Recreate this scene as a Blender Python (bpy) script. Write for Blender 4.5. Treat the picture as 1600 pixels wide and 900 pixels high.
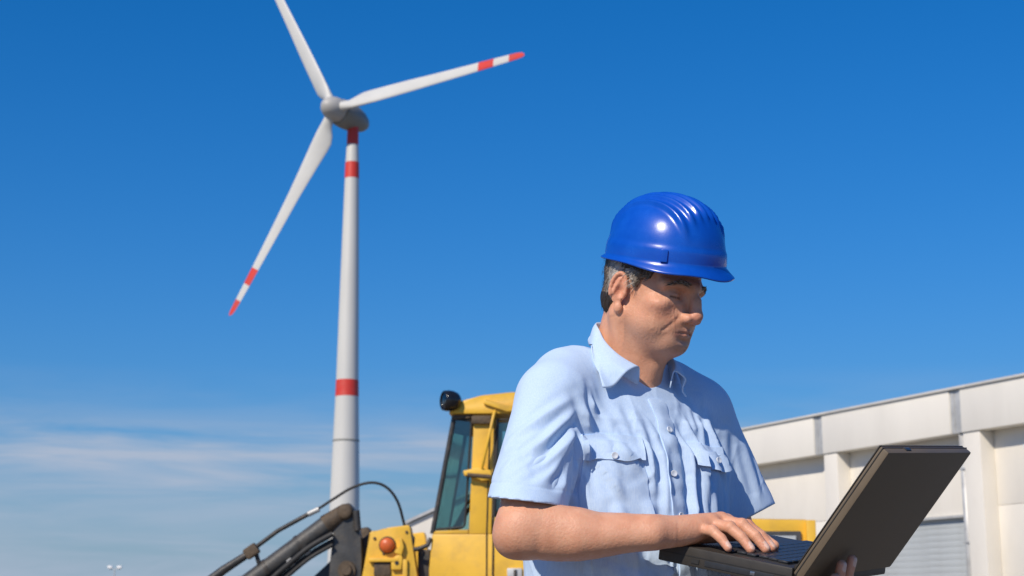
import bpy, bmesh, math, random
import numpy as np
from mathutils import Vector, Matrix, noise
from mathutils.bvhtree import BVHTree

random.seed(7)
rng = np.random.default_rng(7)
R_ = math.radians
for o in list(bpy.data.objects):
    bpy.data.objects.remove(o)
scene = bpy.context.scene
COL = scene.collection

# ------------------------------------------------------------------ camera
cam = bpy.data.cameras.new('camera')
cam.sensor_width = 36.0
cam.lens = 54.0
cam.clip_start = 0.05
cam.clip_end = 6000.0
cam_ob = bpy.data.objects.new('camera', cam)
COL.objects.link(cam_ob)
cam_ob.location = (0, 0, 1.08)
cam_ob.rotation_euler = (R_(90 + 12.0), 0, 0)
cam.dof.use_dof = True
cam.dof.focus_distance = 2.6
cam.dof.aperture_fstop = 11.0
scene.camera = cam_ob

# ------------------------------------------------------------------ sun + sky
SUN_AZ = R_(35.0)      # degrees to the left of straight behind the camera
SUN_EL = R_(39.0)
to_sun = Vector((-math.sin(SUN_AZ) * math.cos(SUN_EL), -math.cos(SUN_AZ) * math.cos(SUN_EL), math.sin(SUN_EL)))
sun = bpy.data.lights.new('sun', 'SUN')
sun.energy = 4.0
sun.angle = R_(0.53)
sun.color = (1.0, 0.90, 0.77)
sun_ob = bpy.data.objects.new('sun', sun)
COL.objects.link(sun_ob)
sun_ob.location = (-8, -10, 14)
sun_ob.rotation_euler = to_sun.to_track_quat('Z', 'Y').to_euler()

world = bpy.data.worlds.new('World')
scene.world = world
world.use_nodes = True
wn = world.node_tree
wn.nodes.clear()
w_out = wn.nodes.new('ShaderNodeOutputWorld')
w_bg = wn.nodes.new('ShaderNodeBackground')
w_sky = wn.nodes.new('ShaderNodeTexSky')
w_sky.sky_type = 'NISHITA'
w_sky.sun_disc = False
w_sky.sun_elevation = SUN_EL
w_sky.sun_rotation = math.atan2(to_sun.x, to_sun.y)
w_sky.altitude = 200
w_sky.air_density = 1.0
w_sky.dust_density = 0.0
w_sky.ozone_density = 8.0
w_hsv = wn.nodes.new('ShaderNodeHueSaturation')
w_hsv.inputs['Saturation'].default_value = 1.25
w_hsv.inputs['Hue'].default_value = 0.5035
wn.links.new(w_sky.outputs[0], w_hsv.inputs['Color'])
# the photograph's film curve holds the pale horizon back: c / (1 + k L^1.25)
w_bw = wn.nodes.new('ShaderNodeRGBToBW')
w_p1 = wn.nodes.new('ShaderNodeMath'); w_p1.operation = 'MULTIPLY'; w_p1.inputs[1].default_value = 0.13
w_p2 = wn.nodes.new('ShaderNodeMath'); w_p2.operation = 'POWER'; w_p2.inputs[1].default_value = 1.25
w_p3 = wn.nodes.new('ShaderNodeMath'); w_p3.operation = 'MULTIPLY_ADD'; w_p3.inputs[1].default_value = 1.45; w_p3.inputs[2].default_value = 0.93
w_p4 = wn.nodes.new('ShaderNodeMath'); w_p4.operation = 'DIVIDE'; w_p4.inputs[0].default_value = 1.0
w_sc = wn.nodes.new('ShaderNodeVectorMath'); w_sc.operation = 'SCALE'
wn.links.new(w_hsv.outputs[0], w_bw.inputs[0])
wn.links.new(w_bw.outputs[0], w_p1.inputs[0]); wn.links.new(w_p1.outputs[0], w_p2.inputs[0])
wn.links.new(w_p2.outputs[0], w_p3.inputs[0]); wn.links.new(w_p3.outputs[0], w_p4.inputs[1])
wn.links.new(w_hsv.outputs[0], w_sc.inputs[0]); wn.links.new(w_p4.outputs[0], w_sc.inputs['Scale'])
# thin cirrus streaks low over the horizon, all the way round
w_tc = wn.nodes.new('ShaderNodeTexCoord')
w_map = wn.nodes.new('ShaderNodeMapping')
w_map.inputs['Scale'].default_value = (3.0, 3.0, 26.0)
w_map.inputs['Location'].default_value = (0.35, 0.2, 1.26)
w_no = wn.nodes.new('ShaderNodeTexNoise')
w_no.inputs['Scale'].default_value = 1.7
w_no.inputs['Detail'].default_value = 9.0
w_no.inputs['Roughness'].default_value = 0.58
w_no.inputs['Distortion'].default_value = 0.5
w_rp = wn.nodes.new('ShaderNodeValToRGB')
w_rp.color_ramp.elements[0].position = 0.36
w_rp.color_ramp.elements[0].color = (0, 0, 0, 1)
w_rp.color_ramp.elements[1].position = 0.62
w_rp.color_ramp.elements[1].color = (1, 1, 1, 1)
w_sep = wn.nodes.new('ShaderNodeSeparateXYZ')
w_el = wn.nodes.new('ShaderNodeValToRGB')
cr = w_el.color_ramp
cr.elements[0].position = 0.0
cr.elements[0].color = (0.9, 0.9, 0.9, 1)
cr.elements[1].position = 0.155
cr.elements[1].color = (0, 0, 0, 1)
for pos, v in ((0.03, 0.9), (0.05, 0.35), (0.07, 0.55), (0.080, 0.95), (0.108, 0.95), (0.122, 0.2)):
    e = cr.elements.new(pos)
    e.color = (v, v, v, 1)
w_mul = wn.nodes.new('ShaderNodeMath')
w_mul.operation = 'MULTIPLY'
w_mix = wn.nodes.new('ShaderNodeMix')
w_mix.data_type = 'RGBA'
w_mix.inputs['B'].default_value = (3.2, 3.75, 4.75, 1)
wn.links.new(w_tc.outputs['Generated'], w_map.inputs['Vector'])
wn.links.new(w_map.outputs[0], w_no.inputs['Vector'])
wn.links.new(w_no.outputs['Fac'], w_rp.inputs[0])
wn.links.new(w_tc.outputs['Generated'], w_sep.inputs[0])
wn.links.new(w_sep.outputs['Z'], w_el.inputs[0])
wn.links.new(w_rp.outputs[0], w_mul.inputs[0])
wn.links.new(w_el.outputs[0], w_mul.inputs[1])
wn.links.new(w_mul.outputs[0], w_mix.inputs['Factor'])
# pale blue haze sitting on the horizon, the same in every direction
w_hz = wn.nodes.new('ShaderNodeValToRGB')
w_hz.color_ramp.elements[0].position = 0.0
w_hz.color_ramp.elements[0].color = (0.8, 0.8, 0.8, 1)
w_hz.color_ramp.elements[1].position = 0.13
w_hz.color_ramp.elements[1].color = (0, 0, 0, 1)
w_hm = wn.nodes.new('ShaderNodeMix')
w_hm.data_type = 'RGBA'
w_hm.inputs['B'].default_value = (2.05, 3.0, 4.35, 1)
wn.links.new(w_sep.outputs['Z'], w_hz.inputs[0])
wn.links.new(w_hz.outputs[0], w_hm.inputs['Factor'])
wn.links.new(w_sc.outputs[0], w_hm.inputs['A'])
wn.links.new(w_hm.outputs['Result'], w_mix.inputs['A'])
wn.links.new(w_mix.outputs['Result'], w_bg.inputs['Color'])
w_bg.inputs['Strength'].default_value = 0.13
wn.links.new(w_bg.outputs[0], w_out.inputs[0])

vs = scene.view_settings
vs.view_transform = 'Standard'
vs.look = 'None'
vs.exposure = 0.0
vs.gamma = 1.0
vs.use_curve_mapping = False


# ------------------------------------------------------------------ helpers: objects
def tag(o, label=None, cat=None, group=None, kind=None):
    if label: o['label'] = label
    if cat: o['category'] = cat
    if group: o['group'] = group
    if kind: o['kind'] = kind
    return o


def empty(name, loc=(0, 0, 0), rz=0.0, mat=None):
    o = bpy.data.objects.new(name, None)
    o.empty_display_size = 0.1
    COL.objects.link(o)
    if mat is not None:
        o.matrix_world = mat
    else:
        o.location = loc
        o.rotation_euler = (0, 0, rz)
    return o


def obj(name, me, mat=None, parent=None, loc=(0, 0, 0), rot=(0, 0, 0)):
    o = bpy.data.objects.new(name, me)
    COL.objects.link(o)
    if parent is not None:
        o.parent = parent
    o.location = loc
    o.rotation_euler = rot
    if mat is not None and len(me.materials) == 0:
        me.materials.append(mat)
    return o


def pymesh(name, verts, faces, mat=None, smooth=True):
    me = bpy.data.meshes.new(name)
    me.from_pydata([tuple(map(float, v)) for v in verts], [], [tuple(f) for f in faces])
    me.update()
    if smooth:
        me.polygons.foreach_set('use_smooth', [True] * len(me.polygons))
    if mat: me.materials.append(mat)
    return me


def npmesh(name, V, Q, mat=None):
    me = bpy.data.meshes.new(name)
    V = np.ascontiguousarray(V, dtype=np.float32)
    Q = np.ascontiguousarray(Q, dtype=np.int32)
    me.vertices.add(len(V))
    me.vertices.foreach_set('co', V.ravel())
    n = Q.shape[1]
    me.loops.add(Q.size)
    me.loops.foreach_set('vertex_index', Q.ravel())
    me.polygons.add(len(Q))
    me.polygons.foreach_set('loop_start', np.arange(0, Q.size, n, dtype=np.int32))
    me.polygons.foreach_set('use_smooth', np.ones(len(Q), dtype=bool))
    me.update(calc_edges=True)
    me.validate()
    if mat: me.materials.append(mat)
    return me


def bm_mesh(name, bm, mat=None, smooth=False, bevel=0.0, seg=2):
    if bevel > 0:
        bmesh.ops.bevel(bm, geom=list(bm.edges), offset=bevel, segments=seg, profile=0.6, affect='EDGES', clamp_overlap=True)
    bmesh.ops.recalc_face_normals(bm, faces=list(bm.faces))
    me = bpy.data.meshes.new(name)
    bm.to_mesh(me)
    bm.free()
    if smooth:
        me.polygons.foreach_set('use_smooth', [True] * len(me.polygons))
    if mat: me.materials.append(mat)
    return me


def smooth_by_angle(me, deg=35):
    me.polygons.foreach_set('use_smooth', [True] * len(me.polygons))
    bm = bmesh.new()
    bm.from_mesh(me)
    for e in bm.edges:
        if len(e.link_faces) == 2 and e.calc_face_angle(0) > R_(deg):
            e.smooth = False
    bm.to_mesh(me)
    bm.free()
    return me


def box_me(name, lo, hi, mat=None, bevel=0.0, seg=2):
    bm = bmesh.new()
    bmesh.ops.create_cube(bm, size=1.0)
    lo = Vector(lo); hi = Vector(hi)
    for v in bm.verts:
        v.co = Vector(((lo.x + hi.x) / 2 + v.co.x * (hi.x - lo.x), (lo.y + hi.y) / 2 + v.co.y * (hi.y - lo.y),
                       (lo.z + hi.z) / 2 + v.co.z * (hi.z - lo.z)))
    me = bm_mesh(name, bm, mat, bevel=bevel, seg=seg)
    if bevel > 0: smooth_by_angle(me, 40)
    return me


def prism_me(name, pts, y0, y1, mat=None, bevel=0.0, seg=2):
    """outline in x/z extruded along y"""
    bm = bmesh.new()
    a = [bm.verts.new((p[0], y0, p[1])) for p in pts]
    b = [bm.verts.new((p[0], y1, p[1])) for p in pts]
    bm.faces.new(a)
    bm.faces.new(b[::-1])
    n = len(pts)
    for i in range(n):
        bm.faces.new((a[i], b[i], b[(i + 1) % n], a[(i + 1) % n]))
    me = bm_mesh(name, bm, mat, bevel=bevel, seg=seg)
    return smooth_by_angle(me, 35)


def tube_pts(path, radius, sides=10, caps=True):
    """verts/faces of a round tube along a polyline; radius may be a list"""
    P = [Vector(p) for p in path]
    n = len(P)
    rad = radius if isinstance(radius, (list, tuple)) else [radius] * n
    V, F = [], []
    t0 = (P[1] - P[0]).normalized()
    up = Vector((0, 0, 1)) if abs(t0.z) < 0.9 else Vector((1, 0, 0))
    nrm = t0.cross(up).normalized()
    for i in range(n):
        t = (P[min(i + 1, n - 1)] - P[max(i - 1, 0)]).normalized()
        nrm = (nrm - t * nrm.dot(t)).normalized()
        bn = t.cross(nrm)
        for k in range(sides):
            a = 2 * math.pi * k / sides
            V.append(P[i] + (nrm * math.cos(a) + bn * math.sin(a)) * rad[i])
    for i in range(n - 1):
        for k in range(sides):
            F.append((i * sides + k, i * sides + (k + 1) % sides, (i + 1) * sides + (k + 1) % sides, (i + 1) * sides + k))
    if caps:
        F.append(tuple(range(sides))[::-1])
        F.append(tuple((n - 1) * sides + k for k in range(sides)))
    return V, F


def tube_me(name, path, radius, mat=None, sides=12):
    V, F = tube_pts(path, radius, sides)
    return smooth_by_angle(pymesh(name, V, F, mat), 50)


def spline(pts, n=24):
    """Catmull-Rom through pts"""
    P = [np.array(p, float) for p in pts]
    P = [2 * P[0] - P[1]] + P + [2 * P[-1] - P[-2]]
    out = []
    for i in range(1, len(P) - 2):
        for k in range(n):
            t = k / n
            out.append(0.5 * ((2 * P[i]) + (P[i + 1] - P[i - 1]) * t + (2 * P[i - 1] - 5 * P[i] + 4 * P[i + 1] - P[i + 2]) * t * t
                              + (3 * P[i] - P[i - 1] - 3 * P[i + 1] + P[i + 2]) * t ** 3))
    out.append(P[-2])
    return out


def lathe_me(name, prof, mat=None, sides=32, axis='z', angle=50):
    """profile of (radius, height) turned about an axis"""
    V, F = [], []
    for r, h in prof:
        for k in range(sides):
            a = 2 * math.pi * k / sides
            p = (r * math.cos(a), r * math.sin(a), h)
            if axis == 'y': p = (p[0], p[2], p[1])
            if axis == 'x': p = (p[2], p[0], p[1])
            V.append(p)
    n = len(prof)
    for i in range(n - 1):
        for k in range(sides):
            F.append((i * sides + k, i * sides + (k + 1) % sides, (i + 1) * sides + (k + 1) % sides, (i + 1) * sides + k))
    F.append(tuple(range(sides))[::-1])
    F.append(tuple((n - 1) * sides + k for k in range(sides)))
    me = pymesh(name, V, F, mat)
    bm = bmesh.new()
    bm.from_mesh(me)
    bmesh.ops.recalc_face_normals(bm, faces=list(bm.faces))
    bm.to_mesh(me)
    bm.free()
    return smooth_by_angle(me, angle)


# ------------------------------------------------------------------ helpers: materials
def mat_new(name):
    m = bpy.data.materials.new(name)
    m.use_nodes = True
    nt = m.node_tree
    return m, nt, nt.nodes['Principled BSDF']


def nd(nt, typ, **kw):
    n = nt.nodes.new(typ)
    for k, v in kw.items():
        if k in n.inputs.keys():
            n.inputs[k].default_value = v
        else:
            setattr(n, k, v)
    return n


def surf(name, col, rough=0.5, metal=0.0, var=0.12, scale=6.0, dirt=None, dirt_amt=0.0, bump=0.0, bscale=60.0, spec=0.5,
         stretch=(1, 1, 1), coat=0.0):
    """painted / plain surface with colour variation, dirt patches and fine relief"""
    m, nt, bs = mat_new(name)
    L = nt.links
    tc = nd(nt, 'ShaderNodeTexCoord')
    mp = nd(nt, 'ShaderNodeMapping')
    mp.inputs['Scale'].default_value = stretch
    L.new(tc.outputs['Object'], mp.inputs['Vector'])
    n1 = nd(nt, 'ShaderNodeTexNoise', Scale=scale, Detail=6.0, Roughness=0.6)
    L.new(mp.outputs[0], n1.inputs['Vector'])
    r1 = nd(nt, 'ShaderNodeMapRange')
    r1.inputs['From Min'].default_value = 0.3
    r1.inputs['From Max'].default_value = 0.7
    r1.inputs['To Min'].default_value = 1 - var
    r1.inputs['To Max'].default_value = 1 + var
    L.new(n1.outputs['Fac'], r1.inputs['Value'])
    mx = nd(nt, 'ShaderNodeMix', data_type='RGBA', blend_type='MULTIPLY')
    mx.inputs['Factor'].default_value = 1.0
    mx.inputs['A'].default_value = (*col, 1)
    L.new(r1.outputs[0], mx.inputs['B'])
    last = mx.outputs['Result']
    if dirt is not None:
        n2 = nd(nt, 'ShaderNodeTexNoise', Scale=scale * 1.7, Detail=8.0, Roughness=0.7)
        L.new(mp.outputs[0], n2.inputs['Vector'])
        r2 = nd(nt, 'ShaderNodeMapRange')
        r2.inputs['From Min'].default_value = 0.48
        r2.inputs['From Max'].default_value = 0.72
        r2.inputs['To Max'].default_value = dirt_amt
        L.new(n2.outputs['Fac'], r2.inputs['Value'])
        m2 = nd(nt, 'ShaderNodeMix', data_type='RGBA')
        L.new(r2.outputs[0], m2.inputs['Factor'])
        L.new(last, m2.inputs['A'])
        m2.inputs['B'].default_value = (*dirt, 1)
        last = m2.outputs['Result']
    L.new(last, bs.inputs['Base Color'])
    rr = nd(nt, 'ShaderNodeMapRange')
    rr.inputs['To Min'].default_value = max(0.02, rough - 0.12)
    rr.inputs['To Max'].default_value = min(1, rough + 0.12)
    L.new(n1.outputs['Fac'], rr.inputs['Value'])
    L.new(rr.outputs[0], bs.inputs['Roughness'])
    bs.inputs['Metallic'].default_value = metal
    bs.inputs['Specular IOR Level'].default_value = spec
    bs.inputs['Coat Weight'].default_value = coat
    if bump > 0:
        n3 = nd(nt, 'ShaderNodeTexNoise', Scale=bscale, Detail=5.0)
        L.new(mp.outputs[0], n3.inputs['Vector'])
        b = nd(nt, 'ShaderNodeBump', Strength=bump, Distance=0.02)
        L.new(n3.outputs['Fac'], b.inputs['Height'])
        L.new(b.outputs[0], bs.inputs['Normal'])
    return m


def glass_mat(name, tint, alpha, rough=0.03):
    m, nt, bs = mat_new(name)
    L = nt.links
    out = nt.nodes['Material Output']
    tr = nd(nt, 'ShaderNodeBsdfTransparent')
    tr.inputs['Color'].default_value = (*tint, 1)
    gl = nd(nt, 'ShaderNodeBsdfGlossy')
    gl.inputs['Roughness'].default_value = rough
    fr = nd(nt, 'ShaderNodeFresnel')
    fr.inputs['IOR'].default_value = 1.5
    ad = nd(nt, 'ShaderNodeMath', operation='ADD')
    ad.inputs[1].default_value = alpha
    L.new(fr.outputs[0], ad.inputs[0])
    mx = nd(nt, 'ShaderNodeMixShader')
    L.new(ad.outputs[0], mx.inputs[0])
    L.new(tr.outputs[0], mx.inputs[1])
    L.new(gl.outputs[0], mx.inputs[2])
    L.new(mx.outputs[0], out.inputs['Surface'])
    return m


M = {}
M['ground'] = surf('yard_concrete', (0.20, 0.18, 0.148), 0.9, var=0.2, scale=0.8, dirt=(0.12, 0.10, 0.08), dirt_amt=0.6, bump=0.4, bscale=40)
M['white_wall'] = surf('white_wall_paint', (0.80, 0.755, 0.665), 0.75, var=0.04, scale=0.9, dirt=(0.60, 0.55, 0.46), dirt_amt=0.22, bump=0.08, bscale=12, stretch=(1, 1, 0.35))
M['fascia'] = surf('fascia_coating', (0.82, 0.78, 0.69), 0.65, var=0.03, scale=0.7, dirt=(0.62, 0.58, 0.50), dirt_amt=0.22, stretch=(1, 1, 0.2))
M['zinc'] = surf('zinc_sheet', (0.55, 0.55, 0.53), 0.5, metal=0.25, var=0.15, scale=2.5, dirt=(0.25, 0.24, 0.22), dirt_amt=0.4)
M['shutter'] = surf('grey_shutter', (0.47, 0.50, 0.50), 0.5, var=0.08, scale=1.5, dirt=(0.3, 0.29, 0.27), dirt_amt=0.35, stretch=(0.5, 1, 2))
M['coping'] = surf('coping_paint', (0.62, 0.60, 0.55), 0.6, var=0.06, scale=1.5)
M['roof'] = surf('roof_sheet', (0.35, 0.34, 0.33), 0.6, var=0.1, scale=1.0)
M['turbine'] = surf('turbine_white', (0.64, 0.63, 0.58), 0.42, var=0.04, scale=0.15, dirt=(0.50, 0.48, 0.43), dirt_amt=0.22, stretch=(1, 1, 0.25))
M['nacelle'] = surf('nacelle_grey', (0.27, 0.265, 0.235), 0.5, var=0.06, scale=0.3, dirt=(0.25, 0.24, 0.2), dirt_amt=0.3)
M['spinner'] = surf('spinner_grey', (0.46, 0.445, 0.41), 0.5, var=0.06, scale=0.3, dirt=(0.3, 0.28, 0.24), dirt_amt=0.3)
M['band'] = surf('signal_red', (0.66, 0.045, 0.028), 0.5, var=0.08, scale=0.3, dirt=(0.55, 0.15, 0.11), dirt_amt=0.4)
M['yellow'] = surf('loader_yellow', (0.84, 0.49, 0.045), 0.42, var=0.08, scale=3.0, dirt=(0.42, 0.25, 0.07), dirt_amt=0.45, bump=0.03, bscale=25)
M['black_steel'] = surf('worn_black_steel', (0.035, 0.034, 0.033), 0.5, var=0.3, scale=6.0, dirt=(0.13, 0.095, 0.065), dirt_amt=0.7, bump=0.15, bscale=40)
M['grey_steel'] = surf('dusty_grey_steel', (0.062, 0.062, 0.06), 0.5, var=0.3, scale=5.0, dirt=(0.12, 0.10, 0.075), dirt_amt=0.6, bump=0.15, bscale=40)
M['chrome'] = surf('cylinder_rod', (0.6, 0.6, 0.58), 0.2, metal=1.0, var=0.05)
M['rust'] = surf('greasy_brown_steel', (0.105, 0.072, 0.042), 0.7, var=0.35, scale=9.0, dirt=(0.03, 0.026, 0.022), dirt_amt=0.8, bump=0.3, bscale=50)
M['rubber'] = surf('black_rubber', (0.018, 0.018, 0.018), 0.6, var=0.2, scale=12, dirt=(0.07, 0.06, 0.05), dirt_amt=0.4)
M['gloss_black'] = surf('gloss_black_shell', (0.012, 0.012, 0.014), 0.14, var=0.1, scale=20, dirt=(0.05, 0.05, 0.045), dirt_amt=0.25)
M['orange_lens'] = surf('orange_lens', (0.70, 0.13, 0.025), 0.4, var=0.15, scale=25, dirt=(0.35, 0.12, 0.05), dirt_amt=0.6)
M['cab_glass'] = glass_mat('cab_glass', (0.52, 0.72, 0.72), 0.10)
M['seat'] = surf('seat_cloth', (0.05, 0.05, 0.055), 0.8, var=0.2)
M['mortar'] = surf('sealant', (0.42, 0.40, 0.36), 0.8, var=0.1)
M['lamp_white'] = surf('lamp_white', (0.85, 0.85, 0.83), 0.4, var=0.03)

# ------------------------------------------------------------------ ground
S = 4000
g = obj('ground', pymesh('ground', [(-S, -S, 0), (S, -S, 0), (S, S, 0), (-S, S, 0)], [(0, 1, 2, 3)], M['ground'], smooth=False))
tag(g, 'pale dusty concrete yard stretching to the horizon', 'ground', kind='structure')


# ------------------------------------------------------------------ warehouse
def warehouse():
    t = empty('warehouse', (10.77, 31.985, 0), R_(-65.2))
    tag(t, 'long white warehouse with deep fascia, pillars and a grey roller shutter', 'building')
    # local x runs along the front towards the viewer's right, -y faces out
    xl, xr = -24.0, 12.0
    cols = [-22.1, -17.0, -11.9, -6.8, -1.7, 3.4, 8.5]
    # core behind the panels
    obj('core', box_me('core', (xl + 0.1, 0.50, 0), (xr - 0.1, 16, 5.85), M['white_wall']), None, t)
    rf = obj('roof', box_me('roof', (xl - 0.02, 0.0, 5.9), (xr + 0.02, 16.2, 5.985), M['roof']), None, t)
    # fascia panels between joints
    edges = [xl] + cols + [xr]
    fas = {}
    for i in range(len(edges) - 1):
        a = edges[i] - (0.25 if i else 0)
        b = edges[i + 1] - (0.61 if i + 1 < len(edges) - 1 else 0)
        obj('fascia_panel', box_me('fascia_panel', (a, -0.06, 5.0), (b, 0.30, 5.97), M['fascia'], bevel=0.012), None, t)
        obj('coping', box_me('coping', (edges[i] + 0.004, -0.11, 5.972), (edges[i + 1] - 0.004, 0.42, 6.03), M['coping'], bevel=0.008), None, rf)
        if i:
            for q0, q1, yy in ((-0.607, -0.49, -0.03), (-0.485, -0.375, -0.015), (-0.37, -0.253, -0.03)):
                obj('fascia_joint', box_me('fascia_joint', (edges[i] + q0, yy, 5.003), (edges[i] + q1, 0.28, 5.968), M['zinc'], bevel=0.004), None, t)
    soff = obj('soffit', box_me('soffit', (xl + 0.05, 0.302, 5.02), (xr - 0.05, 0.5, 5.10), M['white_wall']), None, t)
    # pillars and downpipes
    for i, c in enumerate(cols):
        w = 0.27
        p = obj('pillar', box_me('pillar', (c - w, -0.02, 0), (c + w, 0.50, 4.996), M['white_wall'], bevel=0.015), None, t)
        if i in (0, 2, 4, 6):
            V, F = tube_pts([(c - w - 0.14, 0.10, 0.05), (c - w - 0.14, 0.10, 4.98)], 0.085, 14)
            d = obj('downpipe', pymesh('downpipe', V, F, M['zinc']), None, t)
            for z in (1.2, 2.6, 4.2):
                obj('pipe_bracket', box_me('pipe_bracket', (c - w - 0.24, 0.005, z), (c - w + 0.01, 0.20, z + 0.04), M['zinc']), None, d)
            obj('pipe_backing', box_me('pipe_backing', (c - w - 0.30, 0.20, 0), (c - w + 0.004, 0.45, 4.99), M['white_wall']), None, t)
    # bays: boarded wall above, roller shutter below
    for i in range(len(edges) - 1):
        a = edges[i] + (0.27 if i else 0.0)
        b = edges[i + 1] - (0.27 if i + 1 < len(edges) - 1 else 0.0)
        hasdoor = i in (2, 4)
        z0 = 3.25 if hasdoor else 0.12
        zs = np.linspace(z0, 5.02, 2 if hasdoor else 4)
        for k in range(len(zs) - 1):
            obj('wall_panel', box_me('wall_panel', (a + 0.004, 0.36 + 0.003 * ((k * 7 + i) % 3), zs[k] + 0.004),
                                     (b - 0.004, 0.49, zs[k + 1] - 0.004), M['white_wall'], bevel=0.006), None, t)
        if hasdoor:
            sh = obj('roller_shutter', box_me('roller_shutter', (a + 0.06, 0.45, 0.02), (b - 0.06, 0.488, 3.2), M['shutter']), None, t)
            obj('door_lintel', box_me('door_lintel', (a + 0.006, 0.30, 3.19), (b - 0.006, 0.47, 3.246), M['zinc'], bevel=0.004), None, t)
            sl = None
            zz = 0.04
            while zz < 3.17:
                if sl is None:
                    sl = prism_me('slat', [(a + 0.07, 0.0), (b - 0.07, 0.0), (b - 0.07, 0.1385), (a + 0.07, 0.1385)], 0.425, 0.448, M['shutter'], bevel=0.004)
                obj('slat', sl, None, sh, loc=(0, 0, zz))
                zz += 0.14
    # small wall lamp in the bay by the first pillar
    lampo = obj('wall_lamp', box_me('wall_lamp', (-0.35, 0.16, 4.50), (0.10, 0.34, 4.60), M['lamp_white'], bevel=0.03), None, t)
    obj('lamp_bracket', box_me('lamp_bracket', (-0.18, 0.335, 4.44), (-0.06, 0.362, 4.62), M['zinc']), None, lampo)
    return t


warehouse()


def gable_shed():
    t = empty('gable_shed', (1.03, 45.0, 0))
    tag(t, 'small white gabled shed behind the yellow loader cab', 'building')
    W, H, P = 4.0, 3.66, 5.5
    prof = [(-W, 0), (W, 0), (W, H), (0, P), (-W, H)]
    obj('wall', prism_me('wall', prof, 0, 9, M['white_wall']), None, t)
    for s in (-1, 1):
        bm = bmesh.new()
        pts = [(s * (W + 0.12), H - 0.02), (0.0, P + 0.035), (0.0, P + 0.12), (s * (W + 0.12), H + 0.07)]
        obj('roof', prism_me('roof', pts if s > 0 else pts[::-1], -0.12, 9.1, M['zinc']), None, t)
    obj('door', box_me('door', (-1.2, -0.05, 0.02), (1.2, -0.005, 2.6), M['shutter'], bevel=0.01), None, t)


gable_shed()


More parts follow.
